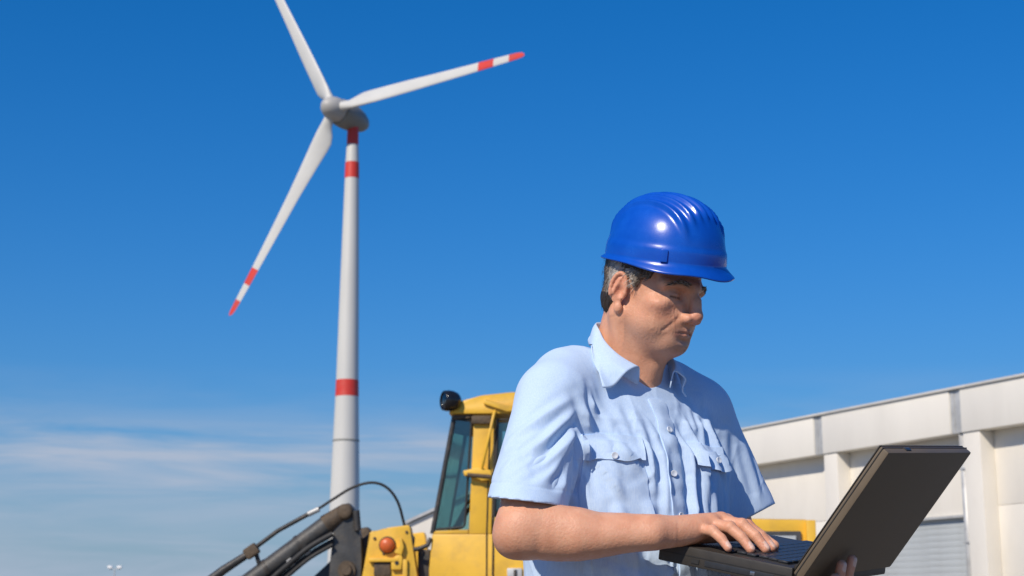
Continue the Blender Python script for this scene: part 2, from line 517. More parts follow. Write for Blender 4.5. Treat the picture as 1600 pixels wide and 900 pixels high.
# ------------------------------------------------------------------ wind turbine
def turbine():
    base = Vector((-27.05, 250.0, 0))
    hub = Vector((-29.93, 246.5, 84.3))
    t = empty('wind_turbine', base)
    tag(t, 'tall white wind turbine with red bands on tower and blade tips', 'wind turbine')
    # tower: (height, radius)
    prof = [(0, 2.75), (8, 2.58), (20.5, 2.36), (28.8, 2.12), (38, 1.86), (50, 1.65), (62, 1.42), (72, 1.22), (76.5, 1.13), (79.2, 0.98), (82.6, 0.93)]
    hz = [p[0] for p in prof]
    rz = [p[1] for p in prof]
    def seg(name, z0, z1, mat, parent, grow=0.0):
        zs = [z0] + [z for z in np.arange(math.ceil(z0 / 2) * 2, z1, 2.0) if z0 + 0.05 < z < z1 - 0.05] + [z1]
        pr = [(float(np.interp(z, hz, rz)) + grow, float(z)) for z in zs]
        return obj(name, lathe_me(name, pr, mat, sides=48), None, parent)
    tw = seg('tower', 0, 82.5, M['turbine'], t)
    tag(tw, 'tapered white tower')
    for z0, z1 in ((79.0, 82.4), (73.1, 75.9), (36.0, 38.7)):
        seg('red_band', z0, z1, M['band'], tw, 0.02)
    for zc in (28.75,):
        r = float(np.interp(zc, hz, rz))
        obj('flange', lathe_me('flange', [(r - .02, zc - .16), (r + .07, zc - .12), (r + .07, zc + .12), (r - .02, zc + .16)], M['nacelle'], sides=48), None, tw)
    obj('tower_door', box_me('tower_door', (-0.5, -2.82, 1.2), (0.5, -2.5, 3.4), M['zinc'], bevel=0.03), None, t)
    # nacelle frame
    phi = R_(34.0)
    a = Vector((-math.sin(phi), -math.cos(phi), 0.09)).normalized()     # towards the wind
    e1 = Vector((math.cos(phi), -math.sin(phi), 0))
    e2 = a.cross(e1)
    if e2.z < 0: e2 = -e2
    ho = hub - base
    def place(o):
        mtx = Matrix((e1.to_4d(), e2.to_4d(), a.to_4d(), (0, 0, 0, 1))).transposed()
        mtx = Matrix.Translation(ho) @ Matrix((
            (e1.x, e2.x, a.x, 0), (e1.y, e2.y, a.y, 0), (e1.z, e2.z, a.z, 0), (0, 0, 0, 1)))
        o.matrix_local = mtx
        return o
    na = obj('nacelle', lathe_me('nacelle', [(0.05, -8.8), (0.7, -8.5), (1.35, -7.7), (1.9, -6.4), (2.25, -4.8), (2.4, -3.1), (2.35, -1.9), (2.2, -1.25), (2.1, -1.2)],
                                 M['nacelle'], sides=40), None, t)
    place(na)
    sp = obj('spinner', lathe_me('spinner', [(2.0, -1.1), (2.08, -0.6), (2.0, 0.3), (1.8, 1.1), (1.45, 1.8), (1.0, 2.3), (0.45, 2.6), (0.05, 2.7)],
                                 M['spinner'], sides=40), None, t)
    place(sp)
    # blades
    al0 = R_(1.5)
    RT = 39.0
    sta = [1.2, 2.2, 3.2, 4.4, 5.6, 7, 9, 12, 16, 20, 24, 28, 30.0, 33.0, 36.0, 37.6, 38.5, 38.95]
    cho = [1.7, 1.7, 2.1, 2.95, 3.35, 3.3, 3.05, 2.75, 2.4, 2.12, 1.88, 1.66, 1.56, 1.4, 1.22, 1.08, 0.8, 0.3]
    thk = [1.7, 1.65, 1.35, 1.15, 1.0, 0.88, .75, .62, .5, .42, .36, .30, .27, .22, .18, .14, .10, .05]
    def blade_seg(lo, hi, nm, mat, parent):
        st = [lo] + [s for s in sta if lo < s < hi] + [hi]
        V, F = [], []
        NS = 20
        for s in st:
            c = float(np.interp(s, sta, cho)); th = float(np.interp(s, sta, thk))
            tw_ = R_(float(np.interp(s, [1, 6, 15, 39], [30, 24, 10, 1])))
            rootiness = float(np.interp(s, [2.2, 5.0], [0.5, 0.30]))
            pre = 0.0006 * s * s
            for k in range(NS):
                q = 2 * math.pi * k / NS
                u = math.cos(q); v = math.sin(q)
                x = (u * 0.5 - 0.5 + rootiness) * c                 # + leading edge
                taper = 1.0 if s < 2.5 else (0.45 + 0.55 * (0.5 + 0.5 * u) ** 0.5)
                y = v * 0.5 * th * taper
                cx = x * math.cos(tw_) - y * math.sin(tw_)
                cy = x * math.sin(tw_) + y * math.cos(tw_)
                V.append((s, -cx, cy + pre))
        n = len(st)
        for i in range(n - 1):
            for k in range(NS):
                F.append((i * NS + k, (i + 1) * NS + k, (i + 1) * NS + (k + 1) % NS, i * NS + (k + 1) % NS))
        F.append(tuple(range(NS)))
        F.append(tuple((n - 1) * NS + k for k in range(NS))[::-1])
        return pymesh(nm, V, F, mat)
    ms = [blade_seg(1.2, 30.0, 'blade', M['turbine'], None), blade_seg(30.0, 33.0, 'red_band', M['band'], None),
          blade_seg(33.0, 36.0, 'white_band', M['turbine'], None), blade_seg(36.0, 38.95, 'red_tip', M['band'], None)]
    for me in ms:
        smooth_by_angle(me, 60)
    for k in range(3):
        b = obj('blade', ms[0], None, t)
        ang = al0 + k * 2 * math.pi / 3
        mtx = Matrix.Translation(ho) @ Matrix(((e1.x, e2.x, a.x, 0), (e1.y, e2.y, a.y, 0), (e1.z, e2.z, a.z, 0), (0, 0, 0, 1))) @ Matrix.Rotation(ang, 4, 'Z')
        b.matrix_local = mtx
        for me in ms[1:]:
            obj(me.name.split('.')[0], me, None, b)
    return t


turbine()


# ------------------------------------------------------------------ far lamp mast
def lamp_mast():
    t = empty('floodlight_mast', (-50.9, 200, 0))
    tag(t, 'far slim floodlight mast with two white lamp heads', 'floodlight')
    obj('pole', lathe_me('pole', [(0.11, 0), (0.06, 6.8)], M['zinc'], sides=12), None, t)
    obj('crossarm', box_me('crossarm', (-0.75, -0.04, 6.74), (0.75, 0.04, 6.82), M['zinc']), None, t)
    for s in (-1, 1):
        obj('lamp_head', box_me('lamp_head', (s * 0.6 - 0.3, -0.2, 6.83), (s * 0.6 + 0.3, 0.12, 7.2), M['lamp_white'], bevel=0.08), None, t)


lamp_mast()


# ------------------------------------------------------------------ wheel loader
def loader():
    t = empty('wheel_loader', (0, 15.0, 0), R_(-3.0))
    tag(t, 'yellow wheel loader with glazed cab and dark lift arms parked side-on', 'loader')
    P = lambda nm, pts, y0, y1, m, bv=0.0, par=None: obj(nm, prism_me(nm, pts, y0, y1, M[m], bevel=bv), None, par or t)
    B = lambda nm, lo, hi, m, bv=0.0, par=None: obj(nm, box_me(nm, lo, hi, M[m], bevel=bv), None, par or t)
    T = lambda nm, path, r, m, par=None, sides=12: obj(nm, tube_me(nm, path, r, M[m], sides), None, par or t)
    # chassis and wheels
    B('chassis', (-1.9, 0.35, 0.55), (2.75, 1.15, 1.0), 'black_steel', 0.03)
    tyre = lathe_me('tyre', [(0.33, -0.19), (0.50, -0.23), (0.60, -0.21), (0.65, -0.13), (0.66, 0.0), (0.65, 0.13), (0.60, 0.21), (0.50, 0.23), (0.33, 0.19)], M['rubber'], 40, 'y')
    rim = lathe_me('rim', [(0.05, -0.235), (0.12, -0.235), (0.14, -0.205), (0.27, -0.200), (0.31, -0.215), (0.335, -0.21), (0.335, 0.21), (0.31, 0.215), (0.27, 0.200), (0.14, 0.205), (0.12, 0.235), (0.05, 0.235)], M['yellow'], 32, 'y')
    lug = box_me('lug', (-0.05, -0.2, 0.63), (0.05, -0.01, 0.70), M['rubber'], 0.012, 1)
    for x in (-1.75, 1.75):
        for y in (0.06, 1.44):
            w = obj('wheel', tyre, None, t, loc=(x, y, 0.66))
            obj('rim', rim, None, w)
            for k in range(18):
                l = obj('lug', lug, None, w, rot=(0, k * 2 * math.pi / 18, 0))
    # hood behind the cab
    hood = P('engine_hood', [(0.58, 0.95), (2.84, 0.95), (2.89, 1.2), (2.90, 1.90), (2.86, 1.98), (0.58, 2.02)], 0.12, 1.38, 'yellow', 0.035)
    gr = B('grille', (0.95, 0.085, 1.15), (2.78, 0.118, 1.865), 'grey_steel', 0.01, hood)
    lv = box_me('louvre', (1.0, 0.06, 0.0), (2.73, 0.084, 0.05), M['shutter'], 0.006, 1)
    for k in range(8):
        obj('louvre', lv, None, gr, loc=(0, 0, 1.19 + k * 0.083))
    B('corner_post', (2.83, 0.06, 1.0), (2.92, 0.117, 1.97), 'yellow', 0.012, hood)
    T('exhaust', [(1.5, 0.9, 1.9), (1.5, 0.9, 2.35), (1.62, 0.9, 2.45)], 0.045, 'black_steel', hood)
    B('counterweight', (2.91, 0.2, 0.7), (3.15, 1.3, 1.25), 'black_steel', 0.05)
    # cab
    cab = P('cab', [(-0.80, 0.92), (0.57, 0.92), (0.57, 1.84), (-0.775, 1.845), (-0.80, 1.5)], 0.0, 1.45, 'yellow', 0.02)
    tag(cab, 'boxy yellow cab body')
    B('front_recess', (-0.925, 0.12, 0.92), (-0.803, 1.33, 1.70), 'black_steel', 0.015)
    for y0, y1 in ((0.0, 0.12), (1.33, 1.45)):
        P('door_post', [(-0.42, 1.842), (-0.20, 1.842), (-0.175, 3.0), (-0.375, 3.0)], y0, y1, 'yellow', 0.012, cab)
        P('rear_post', [(0.44, 1.842), (0.57, 1.842), (0.54, 3.0), (0.42, 3.0)], y0, y1, 'yellow', 0.012, cab)
        P('sill', [(-0.77, 1.846), (-0.425, 1.846), (-0.425, 1.885), (-0.74, 1.872)], y0 + 0.004, y1 - 0.004, 'yellow', 0.006, cab)
    B('rear_wall', (0.46, 0.125, 1.846), (0.56, 1.325, 2.2), 'yellow', 0.01, cab)
    # glazing: near side, far side, windscreen, each with its dark rubber frame
    quad = [(-0.755, 1.885), (-0.462, 1.905), (-0.402, 2.945), (-0.572, 2.965)]
    for y in (0.03, 1.41):
        gl = P('side_window', quad, y, y + 0.008, 'cab_glass', 0, cab)
        ring = [(-0.735, 1.888, 0), (-0.49, 1.905, 0), (-0.462, 1.93, 0), (-0.455, 2.0, 0), (-0.402, 2.9, 0), (-0.41, 2.945, 0), (-0.572, 2.965, 0)]
        path = [(p[0], y, p[1]) for p in ring]
        T('window_frame', path, 0.012, 'rubber', gl, 8)
        T('front_post', [(-0.775, y, 1.845), (-0.572, y, 2.985)], 0.024, 'black_steel', cab, 10)
    ws = pymesh('windscreen', [(-0.765, 0.05, 1.875), (-0.765, 1.40, 1.875), (-0.580, 1.40, 2.965), (-0.580, 0.05, 2.965),
                               (-0.757, 0.05, 1.875), (-0.757, 1.40, 1.875), (-0.572, 1.40, 2.965), (-0.572, 0.05, 2.965)],
                [(0, 1, 2, 3), (7, 6, 5, 4), (0, 4, 5, 1), (1, 5, 6, 2), (2, 6, 7, 3), (3, 7, 4, 0)], M['cab_glass'], smooth=False)
    obj('windscreen', ws, None, cab)
    P('rear_window', [(0.48, 2.2), (0.50, 2.2), (0.485, 2.97), (0.465, 2.97)], 0.125, 1.325, 'cab_glass', 0, cab)
    # door: lower panel, window, gap, handle
    dr = P('door', [(-0.158, 1.0), (0.43, 1.0), (0.43, 2.0), (-0.168, 2.0), (-0.168, 1.55)], -0.028, -0.003, 'yellow', 0.012)
    P('door_window', [(-0.155, 2.06), (0.405, 2.06), (0.40, 2.92), (-0.135, 2.92)], 0.01, 0.018, 'cab_glass', 0, dr)
    T('door_seal', [(-0.165, -0.004, 1.60), (-0.17, -0.004, 2.05), (-0.142, -0.004, 2.95), (0.41, -0.004, 2.95), (0.42, -0.004, 2.05)], 0.016, 'rubber', dr, 8)
    T('door_gap', [(-0.06, -0.022, 1.18), (-0.185, -0.006, 1.45), (-0.178, -0.006, 2.0)], 0.009, 'rubber', dr, 8)
    h = B('door_handle', (-0.045, -0.055, 1.40), (0.10, -0.029, 1.515), 'zinc', 0.012, dr)
    B('latch', (0.02, -0.066, 1.43), (0.05, -0.056, 1.5), 'black_steel', 0.003, h)
    # post grooves, hinge and grab bar
    T('post_seam', [(-0.245, -0.004, 1.2), (-0.245, -0.004, 1.86), (-0.215, -0.004, 2.96)], 0.007, 'rubber', cab, 6)
    hg = P('hinge', [(-0.475, 2.445), (-0.33, 2.475), (-0.20, 2.45), (-0.185, 2.36), (-0.30, 2.345), (-0.36, 2.39), (-0.46, 2.395)], -0.075, -0.002, 'yellow', 0.012, cab)
    T('hinge_pin', [(-0.43, -0.07, 2.405), (-0.20, -0.07, 2.385)], 0.022, 'rust', hg, 8)
    gb = T('grab_bar', [(-0.165, -0.04, 3.03), (-0.175, -0.09, 2.98), (-0.285, -0.09, 2.48), (-0.29, -0.04, 2.45)], 0.015, 'yellow', cab, 8)
    B('upper_bracket', (-0.395, -0.05, 2.905), (-0.20, -0.002, 2.985), 'rust', 0.012, cab)
    # roof
    rf = P('roof', [(-0.625, 3.005), (-0.60, 3.075), (-0.50, 3.135), (-0.30, 3.185), (0.0, 3.215), (0.45, 3.21), (0.62, 3.12), (0.62, 3.003)], -0.035, 1.485, 'yellow', 0.025, cab)
    P('gutter_rail', [(-0.28, 3.10), (-0.05, 3.02), (0.4, 3.02), (0.4, 3.07), (-0.05, 3.07), (-0.26, 3.145)], -0.075, -0.037, 'yellow', 0.01, rf)
    P('roof_visor', [(-0.60, 2.955), (-0.42, 2.965), (-0.385, 3.002), (-0.58, 3.002)], 0.0, 1.45, 'rust', 0.008, rf)
    # round work lamp on the front roof corner
    lp = obj('work_lamp', lathe_me('work_lamp', [(0.012, 0.085), (0.045, 0.078), (0.068, 0.055), (0.080, 0.02), (0.083, -0.02), (0.078, -0.055), (0.070, -0.06), (0.066, -0.05), (0.012, -0.045)],
                                   M['gloss_black'], 28, 'x'), None, t, loc=(-0.605, -0.06, 3.13), rot=(0, 0, R_(28)))
    lp.scale = (1.25, 1.25, 1.25)
    obj('lens', lathe_me('lens', [(0.01, -0.058), (0.05, -0.054), (0.064, -0.047), (0.01, -0.046)], M['cab_glass'], 24, 'x'), None, lp)
    T('lamp_stalk', [(-0.56, -0.05, 3.06), (-0.59, -0.06, 3.10)], 0.018, 'black_steel', lp).matrix_parent_inverse = lp.matrix_basis.inverted()
    # inside the cab
    B('seat', (-0.15, 0.45, 1.845), (0.33, 1.0, 2.0), 'seat', 0.04)
    B('seat_back', (0.24, 0.47, 2.01), (0.38, 0.98, 2.62), 'seat', 0.05)
    T('steering_column', [(-0.66, 0.72, 1.846), (-0.50, 0.72, 2.12)], 0.035, 'black_steel')
    sw = [(-0.50 + 0.12 * math.sin(a) * 0.45, 0.72 + 0.2 * math.cos(a), 2.13 + 0.18 * math.sin(a) * 0.5) for a in np.linspace(0, 2 * math.pi, 25)]
    T('steering_wheel', sw, 0.016, 'rubber')
    # front tower that carries the arms
    for y0, y1 in ((-0.02, 0.16), (1.29, 1.47)):
        fr = P('front_tower', [(-1.50, 0.9), (-1.445, 1.44), (-1.40, 1.62), (-1.385, 1.85), (-1.36, 1.872), (-1.25, 1.878), (-1.21, 1.905), (-1.0, 1.93), (-0.985, 1.90), (-0.915, 1.44), (-0.90, 0.9)],
               y0, y1, 'yellow', 0.014)
    P('shadow_plate', [(-1.52, 0.9), (-1.49, 1.80), (-1.38, 1.88), (-1.40, 0.9)], 0.17, 1.28, 'black_steel', 0.01)
    ol = obj('marker_light', lathe_me('marker_light', [(0.01, -0.075), (0.05, -0.07), (0.068, -0.05), (0.072, 0.0)], M['orange_lens'], 24, 'y'), None, t, loc=(-1.205, -0.022, 1.735))
    obj('light_base', lathe_me('light_base', [(0.08, -0.012), (0.085, 0.0), (0.01, 0.0)], M['rust'], 24, 'y'), None, ol)
    P('light_guard', [(-1.13, 1.66), (-1.06, 1.64), (-1.04, 1.72), (-1.06, 1.80), (-1.085, 1.80), (-1.075, 1.72), (-1.12, 1.69)], -0.08, -0.022, 'yellow', 0.006, ol).matrix_parent_inverse = ol.matrix_basis.inverted()
    B('tower_ledge', (-1.38, -0.075, 1.575), (-1.09, -0.021, 1.61), 'yellow', 0.008)
    B('tower_pocket', (-1.33, -0.045, 1.44), (-1.17, -0.021, 1.572), 'rust', 0.008)
    P('tower_tab', [(-1.16, 1.50), (-1.06, 1.50), (-1.05, 1.60), (-1.06, 1.655), (-1.12, 1.63), (-1.16, 1.57)], -0.07, -0.021, 'yellow', 0.01)
    obj('bolt_hole', lathe_me('bolt_hole', [(0.02, -0.004), (0.02, 0.004)], M['rubber'], 14, 'y'), None, t, loc=(-1.105, -0.072, 1.565))
    B('tower_rib', (-1.05, -0.06, 1.2), (-1.005, -0.021, 1.60), 'yellow', 0.008)
    for x, z in ((-1.24, 1.655), (-1.33, 1.80), (-1.02, 1.86)):
        obj('bolt', lathe_me('bolt', [(0.013, -0.012), (0.016, 0.0)], M['rust'], 6, 'y'), None, t, loc=(x, -0.021, z))
    T('hand_rail', [(-0.985, 0.02, 1.69), (-0.90, -0.02, 1.70), (-0.81, -0.02, 1.735), (-0.79, 0.0, 1.80)], 0.022, 'black_steel')
    T('short_hose', [(-1.0, 0.02, 1.86), (-0.95, -0.02, 1.80), (-0.96, 0.0, 1.74)], 0.014, 'rubber')
    # lift arm, tilt cylinder and pivot plate
    for y0, lo_ in ((0.02, 0.0), (1.31, 0.16)):
        pl = P('pivot_plate', [(-1.80, 0.95), (-1.765, 1.6), (-1.735, 1.95 - lo_), (-1.715, 2.06 - lo_), (-1.665, 2.125 - lo_), (-1.60, 2.15 - lo_), (-1.55, 2.10 - lo_), (-1.51, 1.98 - lo_), (-1.475, 1.82 - lo_), (-1.462, 1.6), (-1.46, 0.95)],
               y0, y0 + 0.12, 'grey_steel', 0.016)
        obj('pivot_boss', lathe_me('pivot_boss', [(0.02, -0.05), (0.055, -0.05), (0.075, -0.035), (0.078, 0.0)], M['rust'], 24, 'y'), None, pl, loc=(-1.63, y0, 2.06 - lo_))
        bb = obj('lower_pin', lathe_me('lower_pin', [(0.03, -0.065), (0.05, -0.065), (0.055, -0.03), (0.085, -0.03), (0.09, 0.0)], M['rust'], 24, 'y'), None, pl, loc=(-1.60, y0, 1.50))
        T('upper_tie', [(-1.52, y0 - 0.02, 2.07 - lo_), (-1.50, y0 - 0.02, 1.88 - lo_)], 0.035, 'black_steel', pl)
        P('lift_arm', [(-2.30, 1.10), (-1.78, 1.60), (-1.60, 1.62), (-1.55, 1.40), (-1.75, 1.22), (-2.9, 0.72), (-3.28, 0.55), (-3.32, 0.68)], y0 + 0.13, y0 + 0.21 if y0 < 1 else y0 + 0.2, 'grey_steel', 0.012)
    cy = T('tilt_cylinder', [(-1.78, 0.06, 1.965), (-2.62, 0.06, 1.345)], 0.092, 'grey_steel', None, 20)
    T('cylinder_head', [(-1.635, 0.06, 2.07), (-1.82, 0.06, 1.935)], [0.075, 0.102], 'rust', cy, 20)
    T('cylinder_gland', [(-2.60, 0.06, 1.36), (-2.70, 0.06, 1.286)], 0.105, 'black_steel', cy, 20)
    T('cylinder_rod', [(-2.69, 0.06, 1.293), (-3.36, 0.06, 0.80)], 0.045, 'chrome', cy, 16)
    for q in (0.35, 0.72):
        x, z = -1.78 - 0.84 * q, 1.965 - 0.62 * q
        T('clamp_band', [(x + 0.015, 0.06, z + 0.011), (x - 0.015, 0.06, z - 0.011)], 0.099, 'black_steel', cy, 20)
    # hoses and pipes along the cylinder
    T('hydraulic_pipe', [(-2.52, 0.0, 1.70), (-2.28, -0.02, 1.875), (-1.93, -0.02, 2.065)], 0.022, 'black_steel')
    T('pipe_union', [(-1.985, -0.02, 2.035), (-1.88, -0.02, 2.085)], 0.027, 'zinc')
    T('looped_hose', spline([(-1.90, -0.02, 2.078), (-1.74, -0.03, 2.18), (-1.56, -0.05, 2.285), (-1.37, -0.06, 2.335), (-1.22, -0.05, 2.29), (-1.11, -0.03, 2.15), (-1.045, 0.02, 1.92)], 10), 0.0135, 'rubber', None, 8)
    T('linkage_bar', [(-2.98, -0.02, 1.36), (-2.80, -0.02, 1.50), (-2.56, -0.02, 1.655)], [0.05, 0.044, 0.036], 'black_steel')
    B('linkage_clamp', (-0.07, -0.045, -0.055), (0.07, 0.045, 0.055), 'rust', 0.02).matrix_local = Matrix.Translation((-2.53, -0.02, 1.68)) @ Matrix.Rotation(R_(-35), 4, 'Y')
    T('clamp_post', [(-2.50, -0.01, 1.70), (-2.44, 0.02, 1.50)], 0.022, 'black_steel')
    for dy, dz, rr in ((-0.03, -0.015, 0.030), (0.02, -0.075, 0.024), (-0.02, -0.12, 0.020)):
        T('feed_hose', spline([(-1.74, dy, 1.86 + dz), (-1.95, dy - 0.03, 1.735 + dz), (-2.15, dy - 0.02, 1.575 + dz), (-2.35, dy, 1.40 + dz), (-2.6, dy, 1.12 + dz)], 8), rr, 'rubber', None, 10)
    for q in (0.2, 0.45):
        T('hose_clip', [(-1.85 - q * 0.6, -0.03, 1.785 - q * 0.44), (-1.89 - q * 0.6, -0.03, 1.755 - q * 0.44)], 0.04, 'zinc', None, 10)
    # bucket
    bk = [(-3.30, 0.35), (-3.36, 0.9), (-3.42, 1.22), (-3.40, 1.34), (-3.47, 1.345), (-3.60, 1.15), (-3.70, 0.70), (-3.95, 0.38), (-4.45, 0.30), (-4.45, 0.26), (-3.8, 0.24), (-3.45, 0.26)]
    bu = P('bucket', bk, -0.45, 1.95, 'rust', 0.01)
    for y0 in (-0.45, 1.91):
        P('bucket_side', [(-3.42, 0.3), (-3.48, 1.25), (-3.9, 1.0), (-4.4, 0.32)], y0 - 0.045 if y0 < 0 else y0 + 0.045, y0 - 0.004 if y0 < 0 else y0 + 0.085, 'rust', 0.006, bu)
    return t


loader()


# ------------------------------------------------------------------ implicit surfaces (for the person)
class Field:
    def __init__(self, lo, hi, h):
        self.lo = np.array(lo, float)
        self.h = h
        self.n = np.ceil((np.array(hi, float) - self.lo) / h).astype(int) + 1
        self.ax = [(self.lo[i] + h * np.arange(self.n[i])).astype(np.float32) for i in range(3)]
        self.D = np.full(tuple(self.n), 0.2, np.float32)

    def apply(self, prim, k=0.0, op='u'):
        fn, lo, hi = prim
        m = k + 3 * self.h
        i0 = np.clip(np.floor((lo - m - self.lo) / self.h).astype(int), 0, self.n)
        i1 = np.clip(np.ceil((hi + m - self.lo) / self.h).astype(int) + 1, 0, self.n)
        if np.any(i1 <= i0): return
        X = self.ax[0][i0[0]:i1[0], None, None]
        Y = self.ax[1][None, i0[1]:i1[1], None]
        Z = self.ax[2][None, None, i0[2]:i1[2]]
        d = fn(X, Y, Z)
        s = np.s_[i0[0]:i1[0], i0[1]:i1[1], i0[2]:i1[2]]
        a = self.D[s]
        if op == 'u':
            if k > 0:
                hh = np.maximum(k - np.abs(a - d), 0) / k
                self.D[s] = np.minimum(a, d) - hh * hh * (k * 0.25)
            else:
                self.D[s] = np.minimum(a, d)
        else:
            d = -d
            if k > 0:
                hh = np.maximum(k - np.abs(a - d), 0) / k
                self.D[s] = np.maximum(a, d) + hh * hh * (k * 0.25)
            else:
                self.D[s] = np.maximum(a, d)

    def mesh(self):
        D = self.D
        nx, ny, nz = D.shape
        S = D < 0
        cnt = np.zeros((nx - 1, ny - 1, nz - 1), np.uint8)
        for a in (0, 1):
            for b in (0, 1):
                for c in (0, 1):
                    cnt += S[a:nx - 1 + a, b:ny - 1 + b, c:nz - 1 + c]
        act = np.argwhere((cnt > 0) & (cnt < 8))
        del cnt
        lin = (act[:, 0] * (ny - 1) + act[:, 1]) * (nz - 1) + act[:, 2]
        corners = [(a, b, c) for a in (0, 1) for b in (0, 1) for c in (0, 1)]
        val = np.stack([D[act[:, 0] + a, act[:, 1] + b, act[:, 2] + c] for a, b, c in corners], 1)
        acc = np.zeros((len(act), 3)); num = np.zeros(len(act))
        for i in range(8):
            for j in range(i + 1, 8):
                ci, cj = np.array(corners[i]), np.array(corners[j])
                if np.abs(ci - cj).sum() != 1: continue
                m = (val[:, i] < 0) != (val[:, j] < 0)
                t = np.zeros(len(act))
                t[m] = val[m, i] / (val[m, i] - val[m, j])
                p = ci[None] + t[:, None] * (cj - ci)[None]
                acc[m] += p[m]; num[m] += 1
        V = self.lo + self.h * (act + acc / num[:, None])
        quads = []
        for axis in range(3):
            sl0 = [slice(None)] * 3; sl1 = [slice(None)] * 3
            sl0[axis] = slice(0, -1); sl1[axis] = slice(1, None)
            A = S[tuple(sl0)]; B_ = S[tuple(sl1)]
            e = np.argwhere(A != B_)
            o1, o2 = [(1, 2), (2, 0), (0, 1)][axis]
            ok = (e[:, o1] > 0) & (e[:, o2] > 0) & (e[:, o1] < D.shape[o1] - 1) & (e[:, o2] < D.shape[o2] - 1)
            e = e[ok]
            flip = ~A[e[:, 0], e[:, 1], e[:, 2]]
            ids = []
            for d1, d2 in ((0, 0), (-1, 0), (-1, -1), (0, -1)):
                c = e.copy()
                c[:, o1] += d1; c[:, o2] += d2
                l = (c[:, 0] * (ny - 1) + c[:, 1]) * (nz - 1) + c[:, 2]
                ids.append(np.searchsorted(lin, l))
            q = np.stack(ids, 1)
            q[flip] = q[flip][:, ::-1]
            quads.append(q)
        Q = np.concatenate(quads)
        return V, Q


def cap(a, b, ra, rb=None):
    rb = ra if rb is None else rb
    a = np.array(a, np.float32); b = np.array(b, np.float32)
    d = b - a
    dd = float(d @ d) + 1e-12
    def fn(X, Y, Z):
        px, py, pz = X - a[0], Y - a[1], Z - a[2]
        t = np.clip((px * d[0] + py * d[1] + pz * d[2]) / dd, 0, 1)
        return np.sqrt((px - t * d[0]) ** 2 + (py - t * d[1]) ** 2 + (pz - t * d[2]) ** 2) - (ra + (rb - ra) * t)
    r = max(ra, rb)
    return fn, np.minimum(a, b) - r, np.maximum(a, b) + r


def ell(c, r, rot=None):
    """ellipsoid; rot columns = its own axes"""
    c = np.array(c, np.float32); r = np.array(r, np.float32)
    Rm = np.eye(3) if rot is None else np.array(rot, float)
    def fn(X, Y, Z):
        px, py, pz = X - c[0], Y - c[1], Z - c[2]
        q = [(px * Rm[0, i] + py * Rm[1, i] + pz * Rm[2, i]) for i in range(3)]
        k0 = np.sqrt((q[0] / r[0]) ** 2 + (q[1] / r[1]) ** 2 + (q[2] / r[2]) ** 2)
        k1 = np.sqrt((q[0] / r[0] ** 2) ** 2 + (q[1] / r[1] ** 2) ** 2 + (q[2] / r[2] ** 2) ** 2) + 1e-9
        return (k0 * (k0 - 1.0) / k1).astype(np.float32)
    e = np.abs(Rm) @ r
    return fn, c - e, c + e


def clip_prim(prim, *planes):
    fn, lo, hi = prim
    def f2(X, Y, Z):
        d = fn(X, Y, Z)
        for p, n in planes:      # keep the side the normal points away from
            d = np.maximum(d, (X - p[0]) * n[0] + (Y - p[1]) * n[1] + (Z - p[2]) * n[2])
        return d
    return f2, lo, hi


def v3(*a): return np.array(a, float)
def lerp(a, b, t): return np.array(a) + (np.array(b) - np.array(a)) * t


# ------------------------------------------------------------------ the man: where he stands and how he is posed
PO = v3(0.185, 2.68, 0.0)                        # between his feet
YAW = R_(55)
BD = v3(math.cos(YAW), -math.sin(YAW), 0)        # chest faces here
BR = v3(-math.sin(YAW), -math.cos(YAW), 0)       # his right
def bf(r, f, z): return PO * v3(1, 1, 0) + BR * r + BD * f + v3(0, 0, z)

S_R = v3(0.067, 2.56, 1.446); E_R = v3(0.0135, 2.44, 1.207); W_R = v3(0.221, 2.425, 1.206)
S_L = v3(0.334, 2.745, 1.430); E_L = v3(0.424, 2.80, 1.135); W_L = v3(0.462, 2.575, 1.085)

HYAW, HPIT = R_(43), R_(17)
HC = v3(0.241, 2.612, 1.632)
hx = v3(math.cos(HYAW) * math.cos(HPIT), -math.sin(HYAW) * math.cos(HPIT), -math.sin(HPIT))
hy = v3(math.sin(HYAW), math.cos(HYAW), 0)
hz_ = np.cross(hx, hy)
HR = np.stack([hx, hy, hz_], 1)
def hl(x, y, z): return HC + HR @ (v3(x, y, z) * 0.01)
def to_head(V): return ((V - HC) @ HR) * 100.0

# laptop frame
LH0 = v3(0.417, 2.323, 1.136)
Lh = v3(0.609, 0.789, 0.083); Lh /= np.linalg.norm(Lh)
Lw = v3(-0.786, 0.586, 0.197); Lw -= Lh * (Lw @ Lh); Lw /= np.linalg.norm(Lw)
Ln = np.cross(Lh, Lw)
LID = 1.053
Lu = Ln * math.sin(LID) - Lw * math.cos(LID)
Lb = -Lw * math.sin(LID) - Ln * math.cos(LID)        # out of the lid's back
def lp(h, w, n): return LH0 + Lh * h + Lw * w + Ln * n

man = empty('person', PO)
tag(man, 'man in blue hard hat and light blue short-sleeved shirt typing on a laptop', 'person')


# ------------------------------------------------------------------ body
def rotz(a):
    return np.array([[math.cos(a), -math.sin(a), 0], [math.sin(a), math.cos(a), 0], [0, 0, 1]])


